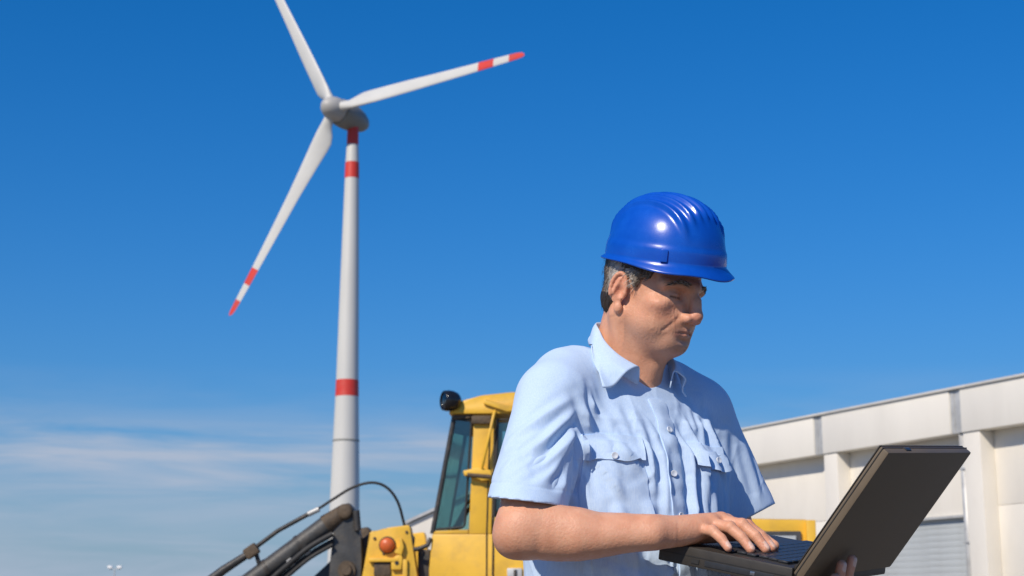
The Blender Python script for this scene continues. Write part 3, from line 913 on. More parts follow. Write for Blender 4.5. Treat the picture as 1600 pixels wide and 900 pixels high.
def build_body():
    F = Field((-0.075, 2.215, 1.02), (0.64, 2.87, 1.785), 0.002)
    ZS = 0.89                                       # short lower face
    zf = lambda p: (p[0], p[1], p[2] * ZS if p[2] < 0 else p[2])
    H0_ = lambda c, r, k, op='u', rot=None: F.apply(ell(hl(*c), np.array(r) * 0.01, HR if rot is None else HR @ rot), k * 0.01, op)
    K0_ = lambda a, b, ra, rb, k, op='u': F.apply(cap(hl(*a), hl(*b), ra * 0.01, rb * 0.01), k * 0.01, op)
    H = lambda c, r, k, op='u', rot=None: H0_(zf(c), r, k, op, rot)
    K = lambda a, b, ra, rb, k, op='u': K0_(zf(a), zf(b), ra, rb, k, op)
    # chest, shoulders, neck
    F.apply(ell(bf(0, 0.0, 1.26), (0.155, 0.115, 0.22), np.stack([BR, BD, v3(0, 0, 1)], 1)), 0)
    F.apply(cap(bf(0.03, -0.005, 1.455), lerp(S_R, bf(0, 0, 1.44), 0.12) - v3(0, 0, 0.030), 0.045, 0.042), 0.03)
    F.apply(cap(bf(-0.03, -0.005, 1.455), lerp(S_L, bf(0, 0, 1.44), 0.12) - v3(0, 0, 0.030), 0.045, 0.042), 0.03)
    F.apply(ell(bf(0, 0.045, 1.405), (0.11, 0.062, 0.062), np.stack([BR, BD, v3(0, 0, 1)], 1)), 0.04)
    # skull and face (centimetres, x forward, y left, z up from the eye line)
    H((0.1, 0, 3.0), (8.6, 7.15, 8.6), 0)
    H((3.0, 0, -3.0), (6.1, 6.0, 7.0), 2.5)
    H((6.9, 0, -5.9), (2.6, 3.7, 3.0), 2.0)
    for s in (-1, 1):
        K((0.4, s * 5.0, -5.6), (6.9, s * 1.6, -9.2), 1.65, 1.5, 2.2)
        H((4.0, s * 4.0, -6.9), (2.4, 1.6, 2.0), 2.0)
        H((6.0, s * 4.7, -2.5), (2.0, 1.7, 1.3), 1.5)
        H((5.2, s * 3.5, -4.8), (2.0, 1.8, 2.4), 2.0)
        K((8.9, s * 0.9, 1.70), (6.9, s * 5.0, 1.45), 0.95, 0.85, 1.2)
    H((7.5, 0, -9.0), (1.7, 2.3, 1.5), 1.5)
    H((3.8, 0, -9.8), (4.2, 3.6, 1.9), 2.0)                       # soft under the chin
    for s in (-1, 1):
        H((9.2, s * 3.15, -0.15), (2.2, 1.75, 1.25), 0.8, 's')
        H((5.9, s * 8.4, 2.2), (2.6, 1.3, 2.4), 1.5, 's')
        H((7.05, s * 3.15, -0.25), (1.5, 1.6, 1.25), 0.35)           # lids over the eyeball
        K((8.75, s * 1.75, 0.55), (7.9, s * 4.6, 0.35), 0.13, 0.11, 0.35, 's')
        K((8.74, s * 1.95, -0.62), (8.60, s * 3.2, -0.52), 0.12, 0.16, 0.10, 's')
        K((8.60, s * 3.2, -0.52), (7.98, s * 4.4, -0.72), 0.16, 0.10, 0.10, 's')
        K((8.35, s * 2.1, -1.75), (7.55, s * 4.3, -1.6), 0.42, 0.4, 0.9)
    K((9.15, 0, 0.9), (10.95, 0, -2.9), 0.78, 0.90, 0.8)
    H((10.45, 0, -1.3), (0.85, 0.70, 1.5), 0.7)
    H((11.0, 0, -3.45), (0.98, 0.92, 0.95), 0.9)
    for s in (-1, 1):
        H((9.9, s * 1.35, -4.05), (1.15, 0.68, 0.82), 0.7)
    K((10.8, 0, -4.3), (9.3, 0, -5.0), 0.45, 0.5, 0.5)
    for s in (-1, 1):
        H((10.4, s * 0.75, -4.98), (0.65, 0.34, 0.4), 0.25, 's')
        K((9.5, s * 2.35, -3.6), (8.9, s * 2.5, -4.6), 0.12, 0.12, 0.35, 's')
    for s in (-1, 1):
        K((9.55, 0, -6.30), (8.3, s * 2.3, -6.85), 0.40, 0.28, 0.7)
        K((9.35, 0, -7.50), (8.2, s * 2.1, -7.45), 0.44, 0.30, 0.7)
    for s in (-1, 1):
        K((10.0, 0, -6.85), (8.75, s * 2.2, -7.08), 0.12, 0.11, 0.2, 's')
        K((8.75, s * 2.2, -7.08), (7.75, s * 3.15, -7.4), 0.11, 0.07, 0.2, 's')
        K((9.6, s * 2.4, -4.2), (8.75, s * 3.25, -5.6), 0.08, 0.08, 0.5, 's')
        K((8.75, s * 3.25, -5.6), (7.7, s * 4.0, -7.2), 0.07, 0.02, 0.5, 's')
    H((9.75, 0, -8.35), (0.55, 1.6, 0.34), 0.8, 's')
    K((10.2, 0, -5.3), (9.9, 0, -6.0), 0.16, 0.22, 0.5, 's')
    # ears
    for s in (-1, 1):
        rot = rotz(-s * R_(24))
        ec = (-0.7, s * 7.35, -1.0)
        def EL(x, y, z): 
            q = rot @ v3(x, y * s, z)
            return (ec[0] + q[0], ec[1] + q[1], ec[2] + q[2])
        H0_(EL(0, 0.35, 0), (1.5, 0.42, 2.75), 0.5, 'u', rot)
        for i in range(14):
            a0 = R_(-35 + i * 17.5); a1 = R_(-35 + (i + 1) * 17.5)
            K0_(EL(1.42 * math.cos(a0) * (1 if math.cos(a0) < 0 else .9), 0.75, 2.6 * math.sin(a0)), EL(1.42 * math.cos(a1) * (1 if math.cos(a1) < 0 else .9), 0.75, 2.6 * math.sin(a1)), 0.32, 0.32, 0.2)
        K0_(EL(0.0, 0.72, 1.6), EL(-0.75, 0.75, -0.9), 0.28, 0.28, 0.3)
        H0_(EL(0.35, 1.05, -0.55), (0.75, 0.75, 1.05), 0.3, 's', rot)
        H0_(EL(0.55, 0.45, -3.25), (0.75, 0.42, 0.85), 0.4, 'u', rot)
        H0_(EL(1.25, 0.7, -0.7), (0.35, 0.4, 0.6), 0.3, 'u', rot)
    # neck
    F.apply(cap(hl(-2.2, 0, -5.0), bf(0, -0.010, 1.44), 0.0545, 0.061), 0.022)
    F.apply(cap(hl(2.0, 0, -9.0), bf(0, 0.035, 1.45), 0.036, 0.042), 0.03)
    for s in (-1, 1):
        F.apply(cap(hl(-1.5, s * 5.5, -5.5), bf(-s * 0.022, 0.060, 1.452), 0.013, 0.011), 0.02)
    F.apply(cap(hl(4.3, 0, -13.0), hl(4.0, 0, -14.2), 0.012, 0.011), 0.018)
    # right arm
    A = lambda a, b, ra, rb, k, op='u': F.apply(cap(a, b, ra, rb), k, op)
    A(lerp(S_R, E_R, 0.14), lerp(S_R, E_R, 0.5), 0.044, 0.047, 0.02)
    A(lerp(S_R, E_R, 0.5), E_R, 0.047, 0.0395, 0.015)
    elb = E_R + v3(-0.018, 0.010, -0.016)
    A(E_R, elb, 0.032, 0.018, 0.018)
    ts = [0, .10, .2, .3, .42, .54, .66, .78, .9, 1.0]
    rr = [.0385, .0395, .0405, .0405, .0390, .0362, .0330, .0298, .0272, .0260]
    for q in range(len(ts) - 1):
        dz = lambda t: v3(0, 0, -0.006 * math.sin(math.pi * min(1, t * 1.3)))
        A(lerp(E_R, W_R, ts[q]) + dz(ts[q]), lerp(E_R, W_R, ts[q + 1]) + dz(ts[q + 1]), rr[q], rr[q + 1], 0.0008 if q else 0.02)
    A(lerp(E_R, W_R, 0.06) + v3(0, -.008, 0.020), lerp(E_R, W_R, 0.42) + v3(0, -.012, 0.012), 0.022, 0.018, 0.03)
    A(lerp(E_R, W_R, 0.45) + v3(0, -.018, -0.012), lerp(E_R, W_R, 0.97) + v3(0, -.014, -0.006), 0.018, 0.013, 0.03)
    A(lerp(E_R, W_R, 0.92) + v3(0, -.010, .012), lerp(E_R, W_R, 0.95) + v3(0, -.012, .012), 0.010, 0.010, 0.012)   # wrist bone
    # right hand
    Ftip = {}
    fingers = [  # name, knuckle, tip, arch, radius
        ('index', lp(0.085, 0.168, 0.050), lp(0.092, 0.086, 0.0225), 0.012, 0.0094),
        ('middle', lp(0.064, 0.166, 0.053), lp(0.066, 0.083, 0.0225), 0.013, 0.0099),
        ('ring', lp(0.042, 0.170, 0.048), lp(0.038, 0.094, 0.0215), 0.012, 0.0095),
        ('little', lp(0.019, 0.179, 0.040), lp(0.012, 0.119, 0.0205), 0.010, 0.0084),
    ]
    hand_f = (lp(0.05, 0.155, 0.05) - W_R); hand_f /= np.linalg.norm(hand_f)
    for i, (nm, m, tp, arch, r) in enumerate(fingers):
        lat = (i - 1.5) * -0.0085
        ws = W_R + Lh * (lat) + hand_f * 0.006
        A(ws, m, 0.0165, r * 1.18, 0.016)
        A(lerp(ws, m, 0.4) - Ln * 0.010, m - Ln * 0.008 - hand_f * 0.01, 0.012, 0.009, 0.016)
    for i, (nm, m, tp, arch, r) in enumerate(fingers):
        p1 = lerp(m, tp, 0.46) + Ln * arch
        p2 = lerp(m, tp, 0.76) + Ln * arch * 0.72
        A(m, p1, r * 1.10, r, 0.0035)
        A(p1, p2, r * 1.02, r * 0.92, 0.002)
        A(p2, tp, r * 0.92, r * 0.78, 0.002)
        A(m + Ln * 0.002, m + Ln * 0.002 + hand_f * 0.002, r * 1.12, r * 1.1, 0.005)
        A(p1 + Ln * 0.001, p1 + Ln * 0.001, r * 1.04, r * 1.04, 0.003)
        Ftip[nm] = (p2, tp, r)
    th0 = lerp(W_R, fingers[0][1], 0.30) + Lh * 0.014 - Ln * 0.010
    th1 = lp(0.122, 0.150, 0.034); th2 = lp(0.126, 0.118, 0.0265); th3 = lp(0.118, 0.096, 0.0225)
    A(th0, th1, 0.017, 0.0125, 0.012); A(th1, th2, 0.0115, 0.0105, 0.003); A(th2, th3, 0.0105, 0.0085, 0.003)
    # left arm and the hand under the laptop
    A(lerp(S_L, E_L, 0.14), lerp(S_L, E_L, 0.5), 0.040, 0.039, 0.02)
    A(lerp(S_L, E_L, 0.5), E_L, 0.039, 0.036, 0.015)
    g1 = lerp(E_L, W_L, 0.3)
    A(E_L, g1, 0.039, 0.039, 0.02); A(g1, W_L, 0.039, 0.0255, 0.02)
    for i, (h_, tiph, up, out) in enumerate(((0.058, 0.060, 0.002, 0.010), (0.077, 0.075, 0.038, 0.0265), (0.101, 0.101, 0.046, 0.0265), (0.132, 0.133, 0.010, 0.0275))):
        m = lp(h_, 0.040, -0.034)
        ws = W_L + Lh * (i - 1.5) * 0.008
        A(ws, m, 0.016, 0.011, 0.016)
        p1 = lp(h_, -0.012, -0.0335)
        p2 = lp(h_, -0.037, -0.020)
        tp = LH0 + Lh * tiph + Lu * up + Lb * out + Ln * 0.0
        if i == 0: tp = lp(tiph, -0.040, 0.0)
        A(m, p1, 0.0105, 0.0095, 0.004); A(p1, p2, 0.0095, 0.009, 0.003); A(p2, tp, 0.009, 0.0076, 0.003)
        Ftip['l%d' % i] = (p2, tp, 0.0085)
    t0 = W_L + Lh * 0.02; t1 = lp(0.19, 0.07, -0.032)
    A(t0, t1, 0.016, 0.0115, 0.012); A(t1, lp(0.21, 0.035, -0.029), 0.0112, 0.009, 0.003)

    V, Q = F.mesh()
    # relax the arm so the segments read as one muscle
    m_ = (V[:, 0] < 0.225) & (V[:, 2] < 1.32) & (V[:, 1] < 2.52)
    ed = np.concatenate([Q[:, [0, 1]], Q[:, [1, 2]], Q[:, [2, 3]], Q[:, [3, 0]]])
    ed = ed[m_[ed[:, 0]] & m_[ed[:, 1]]]
    cnt_ = np.bincount(ed.ravel(), minlength=len(V)).astype(float)
    for _ in range(14):
        sm = np.stack([np.bincount(ed[:, 0], V[ed[:, 1], i], len(V)) + np.bincount(ed[:, 1], V[ed[:, 0], i], len(V)) for i in range(3)], 1)
        ok_ = cnt_ > 4
        V[ok_] = V[ok_] * 0.45 + 0.55 * sm[ok_] / cnt_[ok_, None]
    # colour map of real skin differences: rgb = red flush / lip, beard shadow, nail
    L = to_head(V)
    x, y, z = L[:, 0], L[:, 1], L[:, 2]
    z = np.where(z < 0, z / 0.89, z)
    inh = (x > -12) & (x < 14) & (np.abs(y) < 11) & (z > -13.5) & (z < 14)
    g = lambda c, s: np.exp(-(((x - c[0]) / s[0]) ** 2 + ((np.abs(y) - c[1]) / s[1]) ** 2 + ((z - c[2]) / s[2]) ** 2))
    red = 0.9 * g((11.4, 0, -3.8), (1.6, 1.8, 1.5)) + 0.55 * g((7.0, 4.4, -3.2), (2.0, 2.2, 1.8)) + 0.6 * g((-0.7, 8.0, -0.5), (2.5, 1.3, 3.5))
    lips = 0.9 * np.clip(1.35 * np.exp(-((z + 6.9 + 0.09 * y * y) / 0.58) ** 2) * (np.abs(y) < 2.35) * (x > 8.2), 0, 1)
    beard = np.clip(0.9 * np.exp(-((z + 9.2) / 3.0) ** 2) * (x > 1.0) * (z < -5.6) * (z > -13) + 0.35 * g((8.8, 0, -6.2), (1.6, 2.4, 0.8)), 0, 1)
    brow = np.clip(np.exp(-((z - (1.75 - 0.05 * (np.abs(y) - 2.6) ** 2)) / 0.55) ** 2) * (np.abs(y) > 1.0) * (np.abs(y) < 5.1) * (x > 6), 0, 1)
    lash = np.exp(-((z + 0.62) / 0.20) ** 2) * (np.abs(y) > 1.9) * (np.abs(y) < 4.4) * (x > 7.2)
    nail = np.zeros(len(V))
    flush = np.zeros(len(V))
    for nm, (p2, tp, r) in Ftip.items():
        ax = tp - p2; ax /= np.linalg.norm(ax)
        up = Ln if nm[0] != 'l' or nm == 'little' else Lb
        up = up - ax * (up @ ax); up /= np.linalg.norm(up)
        c = tp + up * r * 0.72 - ax * r * 0.25
        d = V - c
        sd = np.cross(ax, up)
        q = ((d @ ax) / (r * 0.75)) ** 4 + ((d @ sd) / (r * 0.62)) ** 4 + ((d @ up) / (r * 0.45)) ** 4
        nail = np.maximum(nail, np.clip((1.3 - q) * 3, 0, 1))
        flush = np.maximum(flush, 0.55 * np.exp(-np.sum((V - tp) ** 2, 1) / (0.016 ** 2)))
    red = np.clip(np.where(inh, red, 0) + flush + 0.35 * np.exp(-np.sum((V - elb) ** 2, 1) / 0.035 ** 2), 0, 1)
    lips = np.where(inh, lips, 0); beard = np.where(inh, beard, 0)
    hairc = np.where(inh, np.maximum(brow * 0.22, lash), 0)
    lined = np.where(inh, np.clip((x - 1.0) / 3.0, 0, 1) * np.clip((12.5 + z) / 2, 0, 1), 0) * np.clip(1 - np.exp(-((x - 11) / 1.6) ** 2 - (y / 1.8) ** 2 - ((z + 3) / 2.2) ** 2) * 1.2, 0, 1)
    me = npmesh('body', V - PO, Q)
    for nm, arr in (('flush', red), ('lip', lips), ('beard', beard), ('hairline', hairc), ('nail', nail), ('lined', lined)):
        at_ = me.attributes.new(nm, 'FLOAT', 'POINT')
        if len(at_.data) == len(arr):
            at_.data.foreach_set('value', arr.astype(np.float32))
    return me, V


def skin_mat():
    m, nt, bs = mat_new('skin')
    L = nt.links
    tc = nd(nt, 'ShaderNodeTexCoord')
    n1 = nd(nt, 'ShaderNodeTexNoise', Scale=38.0, Detail=7.0, Roughness=0.62)
    n2 = nd(nt, 'ShaderNodeTexNoise', Scale=240.0, Detail=4.0, Roughness=0.6)
    L.new(tc.outputs['Object'], n1.inputs['Vector']); L.new(tc.outputs['Object'], n2.inputs['Vector'])
    rp = nd(nt, 'ShaderNodeValToRGB')
    rp.color_ramp.elements[0].position = 0.25; rp.color_ramp.elements[0].color = (0.66, 0.295, 0.170, 1)
    rp.color_ramp.elements[1].position = 0.78; rp.color_ramp.elements[1].color = (0.80, 0.43, 0.27, 1)
    L.new(n1.outputs['Fac'], rp.inputs[0])
    col = rp.outputs[0]
    def mixin(attr, c, amt):
        nonlocal col
        a = nd(nt, 'ShaderNodeAttribute', attribute_name=attr)
        mu = nd(nt, 'ShaderNodeMath', operation='MULTIPLY'); mu.inputs[1].default_value = amt
        L.new(a.outputs['Fac'], mu.inputs[0])
        mx = nd(nt, 'ShaderNodeMix', data_type='RGBA')
        L.new(mu.outputs[0], mx.inputs['Factor']); L.new(col, mx.inputs['A']); mx.inputs['B'].default_value = (*c, 1)
        col = mx.outputs['Result']
    mixin('flush', (0.70, 0.25, 0.18), 0.55)
    mixin('beard', (0.34, 0.21, 0.16), 0.42)
    mixin('lip', (0.46, 0.17, 0.125), 0.6)
    mixin('hairline', (0.05, 0.035, 0.026), 0.9)
    mixin('nail', (0.85, 0.60, 0.48), 0.8)
    L.new(col, bs.inputs['Base Color'])
    bs.inputs['Roughness'].default_value = 0.47
    bs.inputs['Specular IOR Level'].default_value = 0.42
    bs.inputs['Subsurface Weight'].default_value = 0.12
    bs.inputs['Subsurface Radius'].default_value = (0.010, 0.004, 0.002)
    bs.inputs['Subsurface Scale'].default_value = 0.6
    b1 = nd(nt, 'ShaderNodeBump', Strength=0.55, Distance=0.0015)
    L.new(n2.outputs['Fac'], b1.inputs['Height'])
    b2 = nd(nt, 'ShaderNodeBump', Strength=0.22, Distance=0.003)
    L.new(n1.outputs['Fac'], b2.inputs['Height']); L.new(b1.outputs[0], b2.inputs['Normal'])
    # creases that run down and back over the cheek, and fan at the eye
    mp = nd(nt, 'ShaderNodeMapping')
    mp.inputs['Rotation'].default_value = (R_(20), R_(-32), R_(-43))
    mp.inputs['Scale'].default_value = (75, 75, 16)
    L.new(tc.outputs['Object'], mp.inputs['Vector'])
    n4 = nd(nt, 'ShaderNodeTexNoise', Scale=1.0, Detail=5.0, Roughness=0.6, Distortion=0.6)
    L.new(mp.outputs[0], n4.inputs['Vector'])
    rg = nd(nt, 'ShaderNodeMath', operation='SUBTRACT'); rg.inputs[1].default_value = 0.5
    ab = nd(nt, 'ShaderNodeMath', operation='ABSOLUTE')
    L.new(n4.outputs['Fac'], rg.inputs[0]); L.new(rg.outputs[0], ab.inputs[0])
    la = nd(nt, 'ShaderNodeAttribute', attribute_name='lined')
    lm_ = nd(nt, 'ShaderNodeMath', operation='MULTIPLY')
    L.new(ab.outputs[0], lm_.inputs[0]); L.new(la.outputs['Fac'], lm_.inputs[1])
    b3 = nd(nt, 'ShaderNodeBump', Strength=0.42, Distance=0.006)
    L.new(lm_.outputs[0], b3.inputs['Height']); L.new(b2.outputs[0], b3.inputs['Normal'])
    L.new(b3.outputs[0], bs.inputs['Normal'])
    return m


M['skin'] = skin_mat()
body_me, body_V = build_body()
body_me.materials.append(M['skin'])
body = obj('body', body_me, None, man)


# ------------------------------------------------------------------ hair, brows
def hair_mat():
    m, nt, bs = mat_new('greying_hair')
    L = nt.links
    a = nd(nt, 'ShaderNodeAttribute', attribute_name='grey')
    tc = nd(nt, 'ShaderNodeTexCoord')
    n = nd(nt, 'ShaderNodeTexNoise', Scale=420.0, Detail=3.0)
    L.new(tc.outputs['Object'], n.inputs['Vector'])
    ad = nd(nt, 'ShaderNodeMath', operation='ADD')
    mu = nd(nt, 'ShaderNodeMath', operation='MULTIPLY_ADD')
    mu.inputs[1].default_value = 0.9; mu.inputs[2].default_value = -0.45
    L.new(n.outputs['Fac'], mu.inputs[0])
    L.new(mu.outputs[0], ad.inputs[0]); L.new(a.outputs['Fac'], ad.inputs[1])
    rp = nd(nt, 'ShaderNodeValToRGB')
    rp.color_ramp.elements[0].position = 0.15; rp.color_ramp.elements[0].color = (0.03, 0.022, 0.016, 1)
    rp.color_ramp.elements[1].position = 0.95; rp.color_ramp.elements[1].color = (0.50, 0.46, 0.41, 1)
    e = rp.color_ramp.elements.new(0.5); e.color = (0.16, 0.12, 0.085, 1)
    L.new(ad.outputs[0], rp.inputs[0])
    L.new(rp.outputs[0], bs.inputs['Base Color'])
    bs.inputs['Roughness'].default_value = 0.5
    return m


M['hair'] = hair_mat()


def build_hair():
    F = Field((0.11, 2.50, 1.50), (0.36, 2.74, 1.76), 0.0018)
    pl = []
    def region(prim, planes):
        P = []
        for p, n in planes:
            n = HR @ np.array(n, float); n /= np.linalg.norm(n)
            P.append((hl(*p), n))
        F.apply(clip_prim(prim, *P), 0.003)
    sk = lambda g_: ell(hl(0.1, 0, 3.0), (v3(8.6, 7.15, 8.6) + g_) * 0.01, HR)
    region(sk(0.55), [((4.6, 0, 2), (1, 0, -0.25)), ((0, 0, 1.6), (0, 0, -1)), ((0, 0, 4.9), (0, 0, 1))])
    region(sk(0.70), [((-1.6, 0, 0), (1, 0, 0)), ((0, 0, -3.2), (0.25, 0, -1)), ((0, 0, 4.7), (0, 0, 1))])
    for s in (-1, 1):      # sideburn in front of the ear
        F.apply(cap(hl(2.6, s * 7.15, 2.2), hl(2.2, s * 7.1, 0.2), 0.0080, 0.0055), 0.006)
        F.apply(cap(hl(1.6, s * 7.4, 2.4), hl(1.5, s * 7.3, 1.2), 0.0070, 0.005), 0.006)
    # nape
    F.apply(ell(hl(-6.0, 0, -2.6), v3(2.2, 4.9, 3.6) * 0.01, HR), 0.012)
    for s in (-1, 1):
        F.apply(ell(hl(-4.3, s * 4.8, -2.6), v3(1.9, 1.2, 2.9) * 0.01, HR), 0.012)
    V, Q = F.mesh()
    L = to_head(V)
    Nn = V - hl(-0.3, 0, -1)
    Nn /= np.linalg.norm(Nn, axis=1)[:, None]
    # combed ridges
    ang = np.arctan2(L[:, 1], L[:, 0])
    rid = np.sin(ang * 95 + L[:, 2] * 1.3 + 3 * np.sin(L[:, 2] * 0.9)) * 0.5 + np.sin(ang * 53 - L[:, 2] * 2.1) * 0.5
    V = V + Nn * (rid * 0.0012)[:, None]
    grey = lambda L: np.clip(0.95 * np.exp(-(((L[:, 0] + 2.0) / 3.4) ** 2)) * (L[:, 2] > -2.0) + 0.30 * (L[:, 0] > 0) + 0.06, 0, 1)
    gv = grey(L)
    # loose strands
    pick = rng.choice(len(V), 2600, replace=True)
    SV, SQ, SG = [], [], []
    base = len(V)
    for i in pick:
        p = V[i]; l = L[i]; n = Nn[i]
        d = HR @ v3(-0.75 if l[0] > -3 else -0.15, 0, -0.75)
        d = d + rng.normal(0, 0.22, 3); d -= n * (d @ n) * 0.92; d /= np.linalg.norm(d)
        ln = rng.uniform(0.007, 0.016)
        w = np.cross(d, n); w /= np.linalg.norm(w) + 1e-9
        w *= rng.uniform(0.00025, 0.0005)
        a = p - n * 0.001; b = p + d * ln * 0.55 + n * 0.0014; c = p + d * ln + n * rng.uniform(0.0, 0.0016)
        k = base + len(SV)
        SV += [a - w, a + w, b + w, b - w, c + w * 0.2, c - w * 0.2]
        SQ += [(k, k + 1, k + 2, k + 3), (k + 3, k + 2, k + 4, k + 5)]
        gg = np.clip(gv[i] + rng.normal(0, 0.22), 0, 1)
        SG += [gg] * 6
    V = np.concatenate([V, np.array(SV)]); Q = np.concatenate([Q, np.array(SQ)])
    me = npmesh('hair', V - PO, Q, M['hair'])
    at_ = me.attributes.new('grey', 'FLOAT', 'POINT')
    at_.data.foreach_set('value', np.concatenate([gv, SG]).astype(np.float32))
    return obj('hair', me, None, man)


build_hair()


def build_brow(s):
    bvh = BVHTree.FromPolygons([tuple(v) for v in body_V[::1]], [tuple(p.vertices) for p in body_me.polygons]) if False else None
    V, Q, G = [], [], []
    for i in range(150):
        t = rng.uniform(0, 1)
        yy = s * (1.1 + 4.0 * t)
        zz = 1.55 + 0.55 * math.sin(math.pi * min(1, t * 1.15)) + rng.uniform(-0.32, 0.32) * (1 - 0.6 * t)
        xx = 9.62 - 0.28 * t - 1.75 * t * t
        p = hl(xx, yy, zz)
        d = HR @ v3(-0.25 - 0.3 * t + rng.normal(0, .1), s * 0.85, 0.45 - 0.8 * t + rng.normal(0, 0.2)); d /= np.linalg.norm(d)
        n = HR @ v3(0.9, s * 0.3 * t, 0.1); n /= np.linalg.norm(n)
        w = np.cross(d, n); w *= 0.00055 / (np.linalg.norm(w) + 1e-9)
        ln = rng.uniform(0.006, 0.011)
        a = p - n * 0.002; b = p + d * ln * 0.5 + n * 0.0015; c = p + d * ln
        k = len(V)
        V += [a - w, a + w, b + w, b - w, c + w * 0.2, c - w * 0.2]
        Q += [(k, k + 1, k + 2, k + 3), (k + 3, k + 2, k + 4, k + 5)]
        G += [np.clip(rng.normal(0.55, 0.2), 0, 1)] * 6
    me = npmesh('eyebrow', np.array(V) - PO, np.array(Q), M['hair'])
    at_ = me.attributes.new('grey', 'FLOAT', 'POINT')
    at_.data.foreach_set('value', np.array(G, np.float32))
    obj('eyebrow', me, None, man)


build_brow(-1)
build_brow(1)


# ------------------------------------------------------------------ shirt
def shirt_mat():
    m, nt, bs = mat_new('blue_cotton')
    L = nt.links
    tc = nd(nt, 'ShaderNodeTexCoord')
    n1 = nd(nt, 'ShaderNodeTexNoise', Scale=700.0, Detail=2.0)
    n2 = nd(nt, 'ShaderNodeTexNoise', Scale=14.0, Detail=5.0, Roughness=0.6)
    mp = nd(nt, 'ShaderNodeMapping'); mp.inputs['Scale'].default_value = (1, 1, 0.12)
    L.new(tc.outputs['Object'], mp.inputs['Vector'])
    L.new(mp.outputs[0], n1.inputs['Vector']); L.new(tc.outputs['Object'], n2.inputs['Vector'])
    rp = nd(nt, 'ShaderNodeValToRGB')
    rp.color_ramp.elements[0].position = 0.3; rp.color_ramp.elements[0].color = (0.50, 0.65, 0.865, 1)
    rp.color_ramp.elements[1].position = 0.7; rp.color_ramp.elements[1].color = (0.59, 0.73, 0.90, 1)
    L.new(n1.outputs['Fac'], rp.inputs[0])
    mr = nd(nt, 'ShaderNodeMapRange'); mr.inputs['To Min'].default_value = 0.93; mr.inputs['To Max'].default_value = 1.06
    L.new(n2.outputs['Fac'], mr.inputs['Value'])
    mx = nd(nt, 'ShaderNodeMix', data_type='RGBA', blend_type='MULTIPLY'); mx.inputs['Factor'].default_value = 1
    L.new(rp.outputs[0], mx.inputs['A']); L.new(mr.outputs[0], mx.inputs['B'])
    L.new(mx.outputs['Result'], bs.inputs['Base Color'])
    bs.inputs['Roughness'].default_value = 0.85
    bs.inputs['Specular IOR Level'].default_value = 0.2
    bs.inputs['Sheen Weight'].default_value = 0.15
    n3 = nd(nt, 'ShaderNodeTexNoise', Scale=32.0, Detail=4.0, Roughness=0.55, Distortion=0.8)
    L.new(tc.outputs['Object'], n3.inputs['Vector'])
    b1 = nd(nt, 'ShaderNodeBump', Strength=0.10, Distance=0.001)
    L.new(n1.outputs['Fac'], b1.inputs['Height'])
    b2 = nd(nt, 'ShaderNodeBump', Strength=0.22, Distance=0.004)
    L.new(n3.outputs['Fac'], b2.inputs['Height']); L.new(b1.outputs[0], b2.inputs['Normal'])
    L.new(b2.outputs[0], bs.inputs['Normal'])
    return m


M['shirt'] = shirt_mat()
M['button'] = surf('pearl_button', (0.72, 0.76, 0.80), 0.25, var=0.05, scale=200)
M['trousers'] = surf('dark_trousers', (0.055, 0.06, 0.075), 0.85, var=0.15, scale=30, bump=0.1, bscale=300)
M['shoe'] = surf('brown_leather', (0.06, 0.035, 0.02), 0.45, var=0.15, scale=30)

HEM_R = lerp(S_R, E_R, 0.80)
ARM_R = (E_R - S_R) / np.linalg.norm(E_R - S_R)
HEM_L = v3(0.412, 2.795, 1.243)
ARM_L = (HEM_L - S_L) / np.linalg.norm(HEM_L - S_L)
HEMN_L = v3(0.46, -0.02, -0.887)
HEMN_R = v3(-0.12, 0.05, -0.99); HEMN_R /= np.linalg.norm(HEMN_R)
S_RS = S_R + v3(0.002, 0.0, -0.016); HEMN_L /= np.linalg.norm(HEMN_L)


def loft_prim():
    zs = [0.90, 0.97, 1.05, 1.15, 1.25, 1.34, 1.40, 1.44, 1.475, 1.51, 1.54]
    a_ = [.176, .174, .178, .180, .186, .190, .182, .150, .105, .080, .074]
    b_ = [.140, .138, .146, .150, .145, .134, .120, .105, .088, .077, .072]
    o_ = [.004, .006, .016, .022, .017, .010, .003, -.004, -.002, .010, .022]
    def fn(X, Y, Z):
        z = np.asarray(Z)
        a = np.interp(z, zs, a_); b = np.interp(z, zs, b_); o = np.interp(z, zs, o_)
        dx, dy = X - PO[0], Y - PO[1]
        r = dx * BR[0] + dy * BR[1]
        f = dx * BD[0] + dy * BD[1] - o
        e = 2.25
        q = (np.abs(r / a) ** e + np.abs(f / b) ** e) ** (1 / e)
        d = (q - 1) * np.minimum(a, b)
        return np.maximum(np.maximum(d, z - 1.508), 0.93 - z).astype(np.float32)
    return fn, v3(-0.05, 2.44, 0.92), v3(0.42, 2.92, 1.545)


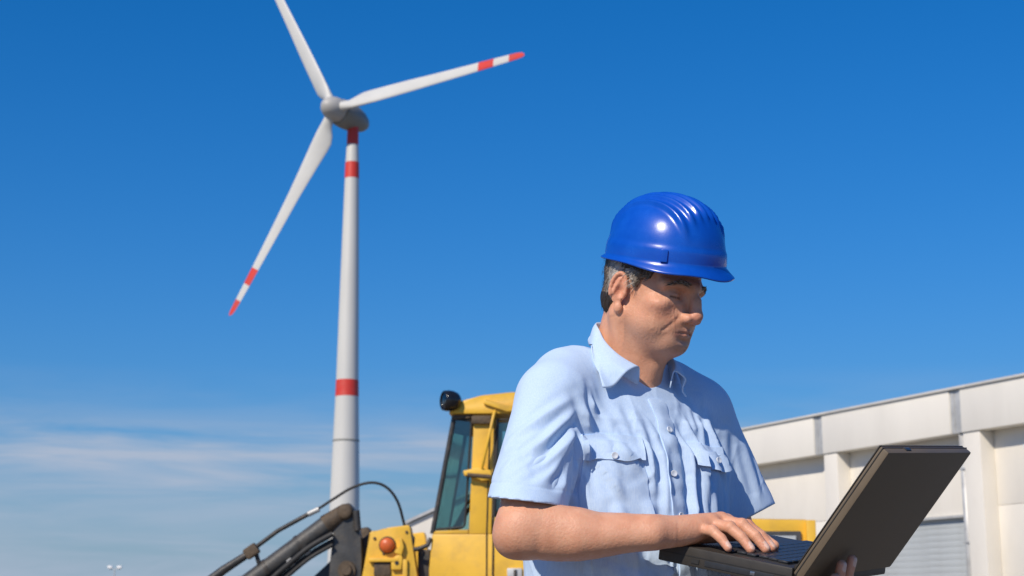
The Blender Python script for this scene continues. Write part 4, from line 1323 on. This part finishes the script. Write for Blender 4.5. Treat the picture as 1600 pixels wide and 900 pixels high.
def build_shirt():
    F = Field((-0.13, 2.27, 0.91), (0.56, 2.96, 1.57), 0.0025)
    F.apply(loft_prim(), 0)
    for q, sj in ((1, S_RS), (-1, S_L)):
        F.apply(cap(bf(q * 0.045, -0.012, 1.492), bf(q * 0.115, 0.0, 1.470), 0.046, 0.053), 0.04)
        F.apply(cap(bf(q * 0.105, 0.0, 1.468), sj + v3(0.008 * q, 0.008 * q, 0.004), 0.053, 0.058), 0.04)
    F.apply(clip_prim(cap(S_RS, lerp(S_R, E_R, 0.95), 0.062, 0.0645), (HEM_R, HEMN_R)), 0.03)
    F.apply(clip_prim(cap(S_L, HEM_L + ARM_L * 0.05, 0.060, 0.073), (HEM_L, HEMN_L)), 0.03)
    F.apply(cap(lerp(S_R, E_R, 0.70), lerp(S_R, E_R, 1.1), 0.056, 0.0585), 0.003, 's')
    F.apply(cap(HEM_L - ARM_L * 0.012, HEM_L + ARM_L * 0.08, 0.050, 0.062), 0.003, 's')
    # neck opening and the open V below the collar
    F.apply(cap(bf(0, -0.008, 1.47), hl(-2.4, 0, -6), 0.066, 0.068), 0.006, 's')
    F.apply(cap(bf(0, 0.075, 1.50), bf(-0.002, 0.120, 1.462), 0.034, 0.006), 0.006, 's')
    V, Q = F.mesh()
    me = npmesh('shirt', V, Q)
    Nn = np.zeros(len(V) * 3, np.float32)
    me.vertices.foreach_get('normal', Nn)
    Nn = Nn.reshape(-1, 3).astype(float)
    disp = np.zeros(len(V))
    def fold(p, q, w, a, bend=None):
        nonlocal disp
        a *= 1.9; w *= 0.72
        pts = spline([p, bend, q], 6) if bend is not None else [np.array(p), np.array(q)]
        best = np.full(len(V), 9.0); bt = np.zeros(len(V))
        for i in range(len(pts) - 1):
            d = pts[i + 1] - pts[i]
            t = np.clip(((V - pts[i]) @ d) / (d @ d), 0, 1)
            ds = np.linalg.norm(V - pts[i] - t[:, None] * d, axis=1)
            m = ds < best
            best[m] = ds[m]; bt[m] = (i + t[m]) / (len(pts) - 1)
        env = np.sin(np.pi * np.clip(bt * 0.92 + 0.04, 0, 1)) ** 0.6
        u = best / w
        disp += a * env * (np.exp(-0.9 * np.maximum(u * u + 0.6 * u, 0))  - 0.42 * np.exp(-((u - 1.9) / 0.9) ** 2))
    # armpit pulls on his right side, across the chest and the sleeve
    fold(bf(.170, .085, 1.400), bf(.135, .135, 1.265), .011, .008, bf(.158, .115, 1.33))
    fold(bf(.155, .045, 1.475), bf(.165, .108, 1.25), .009, -.008, bf(.172, .085, 1.37))
    fold(bf(.160, .090, 1.430), bf(.100, .135, 1.335), .012, .005, bf(.135, .115, 1.37))
    fold(bf(.120, .10, 1.455), bf(.085, .14, 1.31), .013, .004, bf(.105, .125, 1.385))
    fold(bf(.070, .11, 1.455), bf(.045, .15, 1.28), .012, .0045, bf(.050, .137, 1.37))
    fold(bf(.035, .13, 1.43), bf(.030, .165, 1.24), .010, .004, bf(.022, .15, 1.33))
    fold(bf(.060, .155, 1.25), bf(.020, .170, 1.12), .013, .006, bf(.050, .165, 1.18))
    fold(bf(.110, .14, 1.24), bf(.080, .158, 1.10), .013, .006, bf(.090, .15, 1.17))
    fold(bf(.140, .12, 1.22), bf(.130, .125, 1.08), .012, .005, bf(.148, .115, 1.15))
    fold(bf(.150, .11, 1.16), bf(.020, .17, 1.145), .014, .004, bf(.09, .15, 1.135))
    fold(bf(.130, .12, 1.10), bf(-.03, .168, 1.11), .014, .005, bf(.05, .165, 1.095))
    fold(bf(-.020, .13, 1.42), bf(-.035, .162, 1.25), .010, .006, bf(-.040, .145, 1.34))
    fold(bf(-.050, .12, 1.42), bf(-.060, .155, 1.22), .011, .006, bf(-.070, .140, 1.33))
    fold(bf(-.035, .16, 1.30), bf(-.045, .168, 1.12), .010, .008, bf(-.030, .167, 1.21))
    fold(bf(-.080, .14, 1.29), bf(-.070, .155, 1.12), .011, .009, bf(-.085, .15, 1.20))
    fold(bf(-.115, .12, 1.30), bf(-.100, .14, 1.13), .012, .008, bf(-.110, .13, 1.21))
    fold(bf(-.120, .09, 1.42), bf(-.145, .105, 1.30), .012, .006, bf(-.125, .11, 1.36))
    fold(bf(-.160, .06, 1.42), bf(-.150, .095, 1.20), .012, -.008, bf(-.158, .08, 1.31))
    # sleeve folds
    ar = lambda t, dx, dy, dz=0.0: lerp(S_R, E_R, t) + v3(dx, dy, dz)
    fold(ar(.30, .050, -.030), ar(.70, .015, -.062), .014, .0045, ar(.5, .040, -.050))
    fold(ar(.36, .052, -.020), ar(.78, .050, -.040), .012, .0028, ar(.57, .054, -.036))
    al = lambda t, dx, dy, dz=0.0: lerp(S_L, HEM_L, t) + v3(dx, dy, dz)
    fold(al(.2, .02, -.055), al(.8, -.02, -.058), .013, .006, al(.5, .0, -.06))
    fold(al(.3, .05, -.03), al(.9, .035, -.045), .013, .005)
    fold(ar(.18, .045, -.045), ar(.60, -.045, -.045), .010, .0032, ar(.40, .005, -.064))
    fold(ar(.30, .055, -.030), ar(.74, -.030, -.055), .009, .0034, ar(.52, .022, -.060))
    fold(ar(.10, .03, -.055), ar(.42, -.055, -.03), .011, .0026, ar(.26, -.015, -.062))
    fold(bf(.150, .10, 1.385), bf(.060, .148, 1.30), .008, .0038, bf(.105, .128, 1.355))
    fold(bf(.155, .10, 1.355), bf(.085, .142, 1.245), .008, .0036, bf(.125, .125, 1.30))
    fold(bf(.100, .10, 1.470), bf(.060, .132, 1.40), .008, .0030)
    fold(bf(.140, .07, 1.465), bf(.120, .118, 1.385), .008, .0034)
    fold(bf(-.080, .10, 1.465), bf(-.050, .135, 1.38), .009, .0036)
    fold(bf(-.110, .09, 1.455), bf(-.090, .13, 1.36), .009, .0040)
    # cloth drape everywhere
    c = np.array([noise.noise((v[0] * 16 + v[1] * 6, v[1] * 16 - v[0] * 5, v[2] * 7 + 3.1)) + 0.5 * noise.noise((v[0] * 38, v[1] * 38, v[2] * 17)) for v in V])
    low = np.clip((1.46 - V[:, 2]) / 0.12, 0.15, 1)
    disp += c * 0.0022 * low
    r_ = (V - PO) @ BR; f_ = (V - PO) @ BD
    def ridged(sx, sz, sh, ph):
        return np.array([(1 - abs(noise.noise((a_ * sx + b_ * sx * 0.6 + z_ * sh, b_ * sx - a_ * sx * 0.3 + ph, z_ * sz + ph)))) ** 4 for a_, b_, z_ in zip(r_, f_, V[:, 2])])
    torso = np.clip(1.2 - np.abs(r_) / 0.17, 0, 1)
    disp += (ridged(15, 4.5, 3.0, 1.7) - 0.45) * 0.0060 * low * (0.35 + 0.65 * torso)
    def crease(sx, sz, sh, ph, wd):      # thin sharp pinches that wander and fade out
        o = np.empty(len(V))
        for i_, (a_, b_, z_) in enumerate(zip(r_, f_, V[:, 2])):
            n1 = noise.noise((a_ * sx + z_ * sh, b_ * sx + ph, z_ * sz + ph))
            n2 = noise.noise((a_ * 9 + ph, b_ * 9, z_ * 9 - ph))
            o[i_] = math.exp(-abs(n1) / wd) * max(0.0, n2 + 0.15)
        return o
    disp += crease(11, 4.0, 5.0, 2.3, 0.055) * 0.0105 * low * torso
    disp -= crease(12, 6.0, -8.0, 7.9, 0.05) * 0.0095 * low * torso
    disp += crease(20, 12.0, 10.0, 4.4, 0.07) * 0.0050 * low * (0.3 + 0.7 * torso)
    # sleeve hem: stitched band
    sd = (V - HEM_R) @ HEMN_R
    nearR = np.linalg.norm((V - HEM_R) - sd[:, None] * HEMN_R, axis=1) < 0.085
    disp += np.where(nearR, -0.0016 * np.exp(-((sd + 0.024) / 0.0022) ** 2), 0)
    edge = np.where(nearR, np.clip((-sd - 0.004) / 0.03, 0.05, 1.0), 1.0)
    sl = (V - HEM_L) @ HEMN_L
    nearL = np.linalg.norm((V - HEM_L) - sl[:, None] * HEMN_L, axis=1) < 0.09
    edge = np.where(nearL & (V[:, 0] > 0.37), np.minimum(edge, np.clip((-sl - 0.004) / 0.03, 0.05, 1.0)), edge)
    disp *= edge
    me.vertices.foreach_set('co', (V + Nn * disp[:, None]).astype(np.float32).ravel())
    me.update()
    return me


shirt_me = build_shirt()
shirt_me.materials.append(M['shirt'])
SV = np.zeros(len(shirt_me.vertices) * 3, np.float32)
shirt_me.vertices.foreach_get('co', SV)
SV = SV.reshape(-1, 3).astype(float)
SQ_ = np.zeros(len(shirt_me.polygons) * 4, np.int32)
shirt_me.loops.foreach_get('vertex_index', SQ_)
shirt_bvh = BVHTree.FromPolygons([Vector(v) for v in SV], SQ_.reshape(-1, 4).tolist())
shirt_me.vertices.foreach_set('co', (SV - PO).astype(np.float32).ravel())
shirt_me.update()
shirt = obj('shirt', shirt_me, None, man)


def hit(r, z):
    o = bf(r, 0.5, z)
    loc, nor, idx, dist = shirt_bvh.ray_cast(Vector(o), Vector(-BD))
    if loc is None:
        return bf(r, 0.1, z), BD.copy()
    return np.array(loc), np.array(nor)


def patch(name, grid, offs, mat, parent, under=-0.001):
    """a sheet laid over the shirt: grid[i][j] = (r, z), offs[i][j] = lift"""
    ni, nj = len(grid), len(grid[0])
    pts = [[hit(*grid[i][j]) for j in range(nj)] for i in range(ni)]
    nav = [[sum((pts[min(max(i + a, 0), ni - 1)][min(max(j + b, 0), nj - 1)][1] for a in (-1, 0, 1) for b in (-1, 0, 1)), v3(0, 0, 0)) for j in range(nj)] for i in range(ni)]
    V, Fc = [], []
    for lay in (0, 1):
        for i in range(ni):
            for j in range(nj):
                p = pts[i][j][0]
                n = nav[i][j] / np.linalg.norm(nav[i][j])
                V.append(p + n * (offs[i][j] if lay == 0 else (offs[i][j] - 0.0022 if offs[i][j] > 0.0035 else under)) - PO)
    o = ni * nj
    for i in range(ni - 1):
        for j in range(nj - 1):
            a, b, c, d = i * nj + j, i * nj + j + 1, (i + 1) * nj + j + 1, (i + 1) * nj + j
            Fc.append((a, b, c, d)); Fc.append((o + d, o + c, o + b, o + a))
    ring = [j for j in range(nj)] + [i * nj + nj - 1 for i in range(1, ni)] + [(ni - 1) * nj + j for j in range(nj - 2, -1, -1)] + [i * nj for i in range(ni - 2, 0, -1)]
    for q in range(len(ring)):
        a, b = ring[q], ring[(q + 1) % len(ring)]
        Fc.append((b, a, o + a, o + b))
    me = pymesh(name, V, Fc, mat)
    bm = bmesh.new(); bm.from_mesh(me)
    bmesh.ops.recalc_face_normals(bm, faces=list(bm.faces)); bm.to_mesh(me); bm.free()
    smooth_by_angle(me, 60)
    return obj(name, me, None, parent)


def shirt_details():
    # button placket
    rs = np.linspace(-0.017, 0.017, 7); zs = np.linspace(1.437, 1.0, 90)
    cen = lambda z: 0.000 + 0.003 * math.sin(z * 26)
    grid = [[(r + cen(z), z) for r in rs] for z in zs]
    pf = [0.0022, 0.0030, 0.0024, 0.0024, 0.0024, 0.0030, 0.0022]
    offs = [[pf[j] + 0.0008 * math.sin(i * 0.9) for j in range(7)] for i in range(90)]
    pk = patch('placket', grid, offs, M['shirt'], shirt)
    bt = lathe_me('button', [(0.0005, 0.0008), (0.0030, 0.0010), (0.0042, 0.0016), (0.0054, 0.0016), (0.0058, 0.0008), (0.0055, -0.0006), (0.0005, -0.0006)], M['button'], 18)
    for z in (1.382, 1.308, 1.238, 1.165, 1.09):
        p, n = hit(cen(z) + 0.001, z)
        b = obj('button', bt, None, pk)
        b.matrix_local = Matrix.Translation(Vector(p + n * 0.0042 - PO)) @ Vector(n).to_track_quat('Z', 'Y').to_matrix().to_4x4()
    # chest pockets with flaps
    for s in (1, -1):
        r0, r1 = (0.058, 0.162) if s > 0 else (-0.052, -0.150)
        rs = np.linspace(r0, r1, 20); zs = np.linspace(1.352, 1.225, 24)
        grid = [[(r, z + 0.004 * math.sin((r - r0) * 30)) for r in rs] for z in zs]
        offs = [[0.0022 + 0.0035 * math.sin(math.pi * j / 19) * (1 - i / 23) * (1.0 if s > 0 else 1.6) + 0.0030 * math.exp(-((j - 10) / 1.6) ** 2) for j in range(20)] for i in range(24)]
        pc = patch('pocket', grid, offs, M['shirt'], shirt)
        zf = np.linspace(1.366, 1.327, 10)
        def fz(i, j):
            u = j / 19
            tip = 0.007 * (1 - abs(2 * u - 1)) if i == 9 or i >= 6 else 0
            return zf[i] - tip * max(0, (i - 5) / 4) + 0.004 * math.sin((rs[j] - r0) * 30)
        grid = [[((r0 - s * 0.003) + (r1 - r0 + s * 0.006) * j / 19, fz(i, j)) for j in range(20)] for i in range(10)]
        offs = [[0.0034 + (0.0085 if s > 0 else 0.013) * (i / 9) ** 1.4 * (0.75 + 0.25 * math.sin(j * 0.9)) for j in range(20)] for i in range(10)]
        fl = patch('pocket_flap', grid, offs, M['shirt'], pc)
        p, n = hit((r0 + r1) / 2, zf[9] + 0.006)
        b = obj('button', bt, None, pc)
        b.matrix_local = Matrix.Translation(Vector(p + n * (0.0155 if s < 0 else 0.0125) - PO)) @ Vector(n).to_track_quat('Z', 'Y').to_matrix().to_4x4()
    # collar: stand and turned-down leaf, from one front point round the neck to the other
    half_top = [(.036, .108, 1.493), (.058, .085, 1.513), (.065, .055, 1.540), (.060, .030, 1.566), (.046, .004, 1.582), (.025, -.010, 1.589), (0, -.014, 1.591)]
    half_low = [(.103, .120, 1.455), (.104, .088, 1.474), (.097, .050, 1.500), (.081, .028, 1.526), (.060, -.001, 1.543), (.034, -.021, 1.551), (0, -.028, 1.554)]
    mir = lambda L_, k: [(-r * (1 - k * (1 - i / 6)), f + 0.010 * k * (1 - i / 6), z) for i, (r, f, z) in enumerate(L_)][::-1][1:]
    top_c = spline(half_top + mir(half_top, 0.0), 5)
    low_c = spline(half_low + mir(half_low, 0.25), 5)
    NT = len(top_c)
    rows = 10
    V, Fc = [], []
    for i in range(NT):
        tp, lw = top_c[i], low_c[i]
        top = bf(*tp); low = bf(*lw)
        stand = bf(tp[0] * 0.93, tp[1] * 0.95 - 0.002, tp[2] - 0.034)
        outd = low - top; outd[2] = 0; outd /= np.linalg.norm(outd) + 1e-9
        col = [stand, lerp(stand, top, 0.55), top + outd * 0.001]
        for k in range(1, rows - 2):
            t = k / (rows - 3)
            p = lerp(top, low, t) + outd * 0.0035 * math.sin(math.pi * t ** 0.7) + v3(0, 0, 0.004 * math.sin(math.pi * t))
            loc, nor, idx, dist = shirt_bvh.find_nearest(Vector(p))
            if loc is not None:
                nv = np.array(nor)
                sdist = (p - np.array(loc)) @ nv
                need = 0.0045 + 0.0025 * math.sin(i * 0.5) * t + (0.004 * t if i in (0, NT - 1) else 0)
                if sdist < need and dist < 0.05:
                    p = p + nv * (need - sdist)
                elif t > 0.6 and sdist > 0.010:
                    p = p - nv * (sdist - 0.010) * 0.8
            col.append(p)
        V += [c - PO for c in col]
    n = len(V) // NT
    for i in range(NT - 1):
        for k in range(n - 1):
            Fc.append((i * n + k, i * n + k + 1, (i + 1) * n + k + 1, (i + 1) * n + k))
    me = pymesh('collar', V, Fc, M['shirt'])
    c = obj('collar', me, None, shirt)
    sub = c.modifiers.new('round', 'SUBSURF'); sub.levels = 1; sub.render_levels = 1
    so = c.modifiers.new('cloth', 'SOLIDIFY'); so.thickness = 0.0026; so.offset = 1.0
    return c


shirt_details()


# ------------------------------------------------------------------ trousers, belt, shoes
def build_lower():
    F = Field((-0.08, 2.38, 0.03), (0.46, 2.98, 1.02), 0.007)
    F.apply(ell(bf(0, -0.005, 0.93), (0.165, 0.132, 0.13), np.stack([BR, BD, v3(0, 0, 1)], 1)), 0)
    for s in (-1, 1):
        F.apply(cap(bf(s * 0.085, -0.005, 0.88), bf(s * 0.10, 0.012, 0.50), 0.095, 0.070), 0.03)
        F.apply(cap(bf(s * 0.10, 0.012, 0.50), bf(s * 0.115, -0.015, 0.09), 0.070, 0.060), 0.02)
    V, Q = F.mesh()
    obj('trousers', npmesh('trousers', V - PO, Q, M['trousers']), None, man)
    for s in (-1, 1):
        G = Field(bf(s * 0.12, 0.05, 0.06) - v3(0.2, 0.2, 0.075), bf(s * 0.12, 0.05, 0.06) + v3(0.2, 0.2, 0.08), 0.004)
        fo = BD * 0.97 + BR * s * 0.25
        fo /= np.linalg.norm(fo)
        a = bf(s * 0.115, -0.015, 0)
        up0 = v3(0, 0, 1)
        G.apply(clip_prim(cap(a - fo * 0.045 + up0 * 0.045, a + fo * 0.10 + up0 * 0.040, 0.046, 0.048), (v3(0, 0, 0.0), v3(0, 0, -1))), 0)
        G.apply(clip_prim(cap(a + fo * 0.10 + up0 * 0.036, a + fo * 0.165 + up0 * 0.030, 0.046, 0.036), (v3(0, 0, 0.0), v3(0, 0, -1))), 0.02)
        G.apply(cap(a + up0 * 0.05, a + up0 * 0.12, 0.046, 0.045), 0.02)
        V, Q = G.mesh()
        obj('shoe', npmesh('shoe', V - PO, Q, M['shoe']), None, man)


build_lower()


# ------------------------------------------------------------------ hard hat
def hard_hat():
    m, nt, bs = mat_new('blue_hat_plastic')
    tc = nd(nt, 'ShaderNodeTexCoord')
    n1 = nd(nt, 'ShaderNodeTexNoise', Scale=18.0, Detail=8.0, Roughness=0.65)
    nt.links.new(tc.outputs['Object'], n1.inputs['Vector'])
    rp = nd(nt, 'ShaderNodeValToRGB')
    rp.color_ramp.elements[0].position = 0.3; rp.color_ramp.elements[0].color = (0.003, 0.070, 0.46, 1)
    rp.color_ramp.elements[1].position = 0.75; rp.color_ramp.elements[1].color = (0.006, 0.105, 0.57, 1)
    nt.links.new(n1.outputs['Fac'], rp.inputs[0]); nt.links.new(rp.outputs[0], bs.inputs['Base Color'])
    mr = nd(nt, 'ShaderNodeMapRange'); mr.inputs['To Min'].default_value = 0.17; mr.inputs['To Max'].default_value = 0.34
    nt.links.new(n1.outputs['Fac'], mr.inputs['Value']); nt.links.new(mr.outputs[0], bs.inputs['Roughness'])
    n2 = nd(nt, 'ShaderNodeTexNoise', Scale=260.0, Detail=3.0)
    nt.links.new(tc.outputs['Object'], n2.inputs['Vector'])
    bp = nd(nt, 'ShaderNodeBump', Strength=0.06, Distance=0.001)
    nt.links.new(n2.outputs['Fac'], bp.inputs['Height']); nt.links.new(bp.outputs[0], bs.inputs['Normal'])
    M['hat'] = m
    pit = R_(15.5)
    ax = v3(math.cos(HYAW) * math.cos(pit), -math.sin(HYAW) * math.cos(pit), -math.sin(pit))
    az = np.cross(ax, hy)
    rl = R_(7.0)                                     # sits a little over his right ear
    ay = hy * math.cos(rl) + az * math.sin(rl)
    az = np.cross(ax, ay)
    org = hl(1.3, 0, 5.4)
    mw = Matrix(((ax[0], ay[0], az[0], org[0]), (ax[1], ay[1], az[1], org[1]), (ax[2], ay[2], az[2], org[2]), (0, 0, 0, 1)))
    t = empty('hard_hat', mat=mw)
    tag(t, 'glossy blue ribbed hard hat on the head of the man', 'hard hat')
    A_, B_, H_ = 0.1125, 0.0915, 0.1105
    NP, NR = 144, 60
    V, F = [], []
    def dome(phi, s):
        cx, cy = math.cos(phi), math.sin(phi)
        e = 2.15
        k = 1.0 / (abs(cx) ** e + abs(cy) ** e) ** (1 / e)
        x, y = (A_ if cx > 0 else A_ - 0.012) * s * cx * k, B_ * s * cy * k
        z = H_ * (1 - s ** 2.35) ** (1 / 2.12)
        # ribs along the crown
        env = 1 / (1 + math.exp((abs(x - 0.002) - 0.080) / 0.003)) * 1 / (1 + math.exp((abs(y) - 0.062) / 0.003))
        rib = 0.0
        for c in (-0.051, -0.034, -0.017, 0.0, 0.017, 0.034, 0.051):
            w = 0.0044 if c else 0.0050
            rib += math.exp(-((y - c) / w) ** 2) * (0.0080 if c else 0.0085)
        nrm = v3(x / A_ ** 2, y / B_ ** 2, z / H_ ** 2); nrm /= np.linalg.norm(nrm) + 1e-9
        p = v3(x, y, z) + nrm * rib * env
        # raised band above the rim with a front step
        bandf = 1 / (1 + math.exp((z - 0.026) / 0.0016))
        p = p + v3(nrm[0], nrm[1], 0) * 0.0022 * bandf
        return p
    ss = [math.sin(math.pi / 2 * i / NR) for i in range(1, NR + 1)]
    ss[-1] = 1.0
    prof = []
    V.append(dome(0, 0.0))
    for s in ss:
        for k in range(NP):
            V.append(dome(2 * math.pi * k / NP, min(s, 1.0)))
    # brim: outer top, lip, under side, back to the inside of the shell
    for step in range(6):
        for k in range(NP):
            phi = 2 * math.pi * k / NP
            p = dome(phi, 1.0)
            out = v3(math.cos(phi) * 1.0, math.sin(phi), 0)
            fr = max(0.0, math.cos(phi))
            w = 0.0065 + 0.0115 * fr ** 1.3
            pa = abs((phi + math.pi) % (2 * math.pi) - math.pi)
            dz = -0.004 - 0.0104 * math.exp(-((pa - 0.95) / 0.5) ** 2) - 0.0146 * math.exp(-(pa / 0.5) ** 2)
            if step == 0: q = p + out * w * 0.45 + v3(0, 0, dz * 0.5)
            if step == 1: q = p + out * w * 0.90 + v3(0, 0, dz * 0.95)
            if step == 2: q = p + out * w * 1.0 + v3(0, 0, dz * 1.0 - 0.0012)
            if step == 3: q = p + out * w * 0.97 + v3(0, 0, dz * 1.0 - 0.0032)
            if step == 4: q = p + out * w * 0.35 + v3(0, 0, dz * 0.45 - 0.0034)
            if step == 5: q = p - out * 0.0030 + v3(0, 0, 0.0)
            V.append(q)
    # inner skin
    for s in [0.985, 0.93, 0.8, 0.6, 0.35, 0.12]:
        for k in range(NP):
            phi = 2 * math.pi * k / NP
            cx, cy = math.cos(phi), math.sin(phi)
            V.append(v3((A_ - 0.004) * s * cx, (B_ - 0.004) * s * cy, (H_ - 0.004) * (1 - s ** 2.35) ** (1 / 2.12)))
    F = [(0, 1 + k, 1 + (k + 1) % NP) for k in range(NP)]
    rows = (len(V) - 1) // NP
    for i in range(rows - 1):
        for k in range(NP):
            a = 1 + i * NP + k; b = 1 + i * NP + (k + 1) % NP
            F.append((a, a + NP, b + NP, b))
    last = 1 + (rows - 1) * NP
    F.append(tuple(last + k for k in range(NP)))
    me = pymesh('shell', V, F, m)
    bm = bmesh.new(); bm.from_mesh(me); bmesh.ops.recalc_face_normals(bm, faces=list(bm.faces)); bm.to_mesh(me); bm.free()
    sh = obj('shell', me, None, t)
    # accessory slots on both sides
    for s in (-1, 1):
        p = dome(s * math.pi / 2 * 0.62, 1.0)
        phi = s * math.pi / 2 * 0.62
        b = obj('accessory_slot', box_me('accessory_slot', (-0.006, -0.003, -0.011), (0.006, 0.003, 0.010), m, bevel=0.0018), None, t)
        b.matrix_local = Matrix.Translation(Vector(p) + Vector((0.0, s * 0.0005, 0.012))) @ Matrix.Rotation(phi - math.pi / 2, 4, 'Z') @ Matrix.Rotation(R_(6) , 4, 'X')
    # sweat band inside
    M['strap'] = surf('black_strap', (0.02, 0.02, 0.022), 0.7, var=0.2, scale=60)
    V, F = [], []
    for z, g_ in ((-0.018, 0.0), (0.012, 0.002)):
        for g2 in (0.0, 0.0025):
            for k in range(72):
                a = 2 * math.pi * k / 72
                zz = z - (0.012 if math.cos(a) < -0.4 and z < 0 else 0.0) * min(1, (-math.cos(a) - 0.4) * 3) + 0.020 * max(0, math.cos(a))
                V.append(((0.0950 + g2) * math.cos(a) + 0.003, (0.0795 + g2) * math.sin(a), zz))
    n = 72
    for k in range(n):
        k2 = (k + 1) % n
        F += [(k, k2, 2 * n + k2, 2 * n + k), (n + k2, n + k, 3 * n + k, 3 * n + k2), (k2, k, n + k, n + k2), (2 * n + k, 2 * n + k2, 3 * n + k2, 3 * n + k)]
    me = pymesh('headband', V, F, M['strap'])
    obj('headband', me, None, t)


hard_hat()


# ------------------------------------------------------------------ laptop
def laptop():
    M['lt'] = surf('laptop_black', (0.040, 0.035, 0.029), 0.48, var=0.15, scale=30, dirt=(0.05, 0.043, 0.035), dirt_amt=0.35, bump=0.10, bscale=900)
    M['lt_lid'] = surf('laptop_lid', (0.145, 0.108, 0.068), 0.55, var=0.10, scale=14, dirt=(0.14, 0.11, 0.072), dirt_amt=0.35, bump=0.08, bscale=900)
    M['key'] = surf('key_plastic', (0.030, 0.032, 0.036), 0.38, var=0.1, scale=80)
    M['lt_metal'] = surf('latch_metal', (0.45, 0.45, 0.46), 0.3, metal=1.0, var=0.05)
    M['screen'] = surf('dark_screen', (0.012, 0.014, 0.017), 0.12, var=0.05)
    mw = Matrix(((Lh[0], Lw[0], Ln[0], LH0[0]), (Lh[1], Lw[1], Ln[1], LH0[1]), (Lh[2], Lw[2], Ln[2], LH0[2]), (0, 0, 0, 1)))
    t = empty('laptop', mat=mw)
    tag(t, 'open black laptop held in both hands of the man', 'laptop')
    W, D = 0.32, 0.235
    bs = obj('base', box_me('base', (0, 0.001, -0.018), (W, D, 0.012), M['lt'], bevel=0.003), None, t)
    obj('base_seam', box_me('base_seam', (-0.0006, 0.004, -0.0025), (W + 0.0006, D + 0.0006, -0.0012), M['rubber']), None, bs)
    obj('battery', box_me('battery', (0.045, -0.009, -0.0165), (W - 0.004, 0.0, 0.002), M['lt'], bevel=0.004), None, t)
    # side details along the near edge: drive bay, ports
    obj('drive_bay', box_me('drive_bay', (-0.0012, 0.030, -0.013), (0.004, 0.150, -0.004), M['key'], bevel=0.0005), None, bs)
    obj('port', box_me('port', (-0.0014, 0.160, -0.012), (0.003, 0.174, -0.005), M['rubber']), None, bs)
    obj('side_latch', box_me('side_latch', (-0.0018, 0.062, -0.0115), (0.003, 0.070, -0.0055), M['lt_metal'], bevel=0.0006), None, bs)
    for w_ in (0.05, 0.10, 0.15):
        pass
    # keyboard well and keys
    kb = obj('keyboard', box_me('keyboard', (0.018, 0.018, 0.0118), (W - 0.018, 0.132, 0.0128), M['rubber']), None, t)
    kw = 0.0186
    key1 = box_me('key', (0.0006, 0.0006, 0.0), (kw - 0.0012, kw - 0.0012, 0.0042), M['key'], bevel=0.0012, seg=1)
    space = box_me('key', (0.0006, 0.0006, 0.0), (kw * 5 - 0.0012, kw - 0.0012, 0.0042), M['key'], bevel=0.0012, seg=1)
    for r in range(6):
        y = 0.0195 + r * kw
        off = (0, 0.004, 0.008, 0.003, 0.006, 0.0)[r]
        k = 0
        while k < 15:
            x = 0.0195 + off + k * kw
            if x + kw > W - 0.018: break
            if r == 5 and k == 4:
                obj('key', space, None, kb, loc=(x, y, 0.0129)); k += 5; continue
            obj('key', key1, None, kb, loc=(x, y, 0.0129))
            k += 1
    obj('touchpad', box_me('touchpad', (0.125, 0.158, 0.0118), (0.195, 0.212, 0.0126), M['key'], bevel=0.0003), None, t)
    # lid in its own tilted frame: x along hinge, y up the lid, z out of the back
    ua = Vector((0, -math.cos(LID), math.sin(LID))); ba = Vector((0, -math.sin(LID), -math.cos(LID)))
    lid = obj('lid', None or box_me('lid', (0, 0.0, 0.0), (W, 0.237, 0.0165), M['lt_lid'], bevel=0.0035), None, t)
    lm = Matrix(((1, 0, 0, 0), (0, ua.y, ba.y, 0), (0, ua.z, ba.z, 0.004), (0, 0, 0, 1)))
    lid.matrix_local = lm
    obj('bezel', box_me('bezel', (0.001, 0.006, -0.0025), (W - 0.001, 0.2365, -0.0005), M['lt'], bevel=0.0008), None, lid)
    obj('screen', box_me('screen', (0.016, 0.024, -0.0032), (W - 0.016, 0.214, -0.0026), M['screen']), None, lid)
    obj('lid_rim', box_me('lid_rim', (-0.0008, -0.0002, 0.0042), (W + 0.0008, 0.2378, 0.0056), M['rubber']), None, lid)
    obj('lid_latch', box_me('lid_latch', (0.07, 0.2368, 0.005), (0.088, 0.2386, 0.0115), M['key'], bevel=0.0006), None, lid)
    for x in (0.012, W - 0.045):
        V, F = tube_pts([(x, -0.002, 0.010), (x + 0.032, -0.002, 0.010)], 0.0075, 14)
        obj('hinge', pymesh('hinge', V, F, M['lt_metal'] if x > 0.1 else M['lt']), None, t)
    return t


laptop()
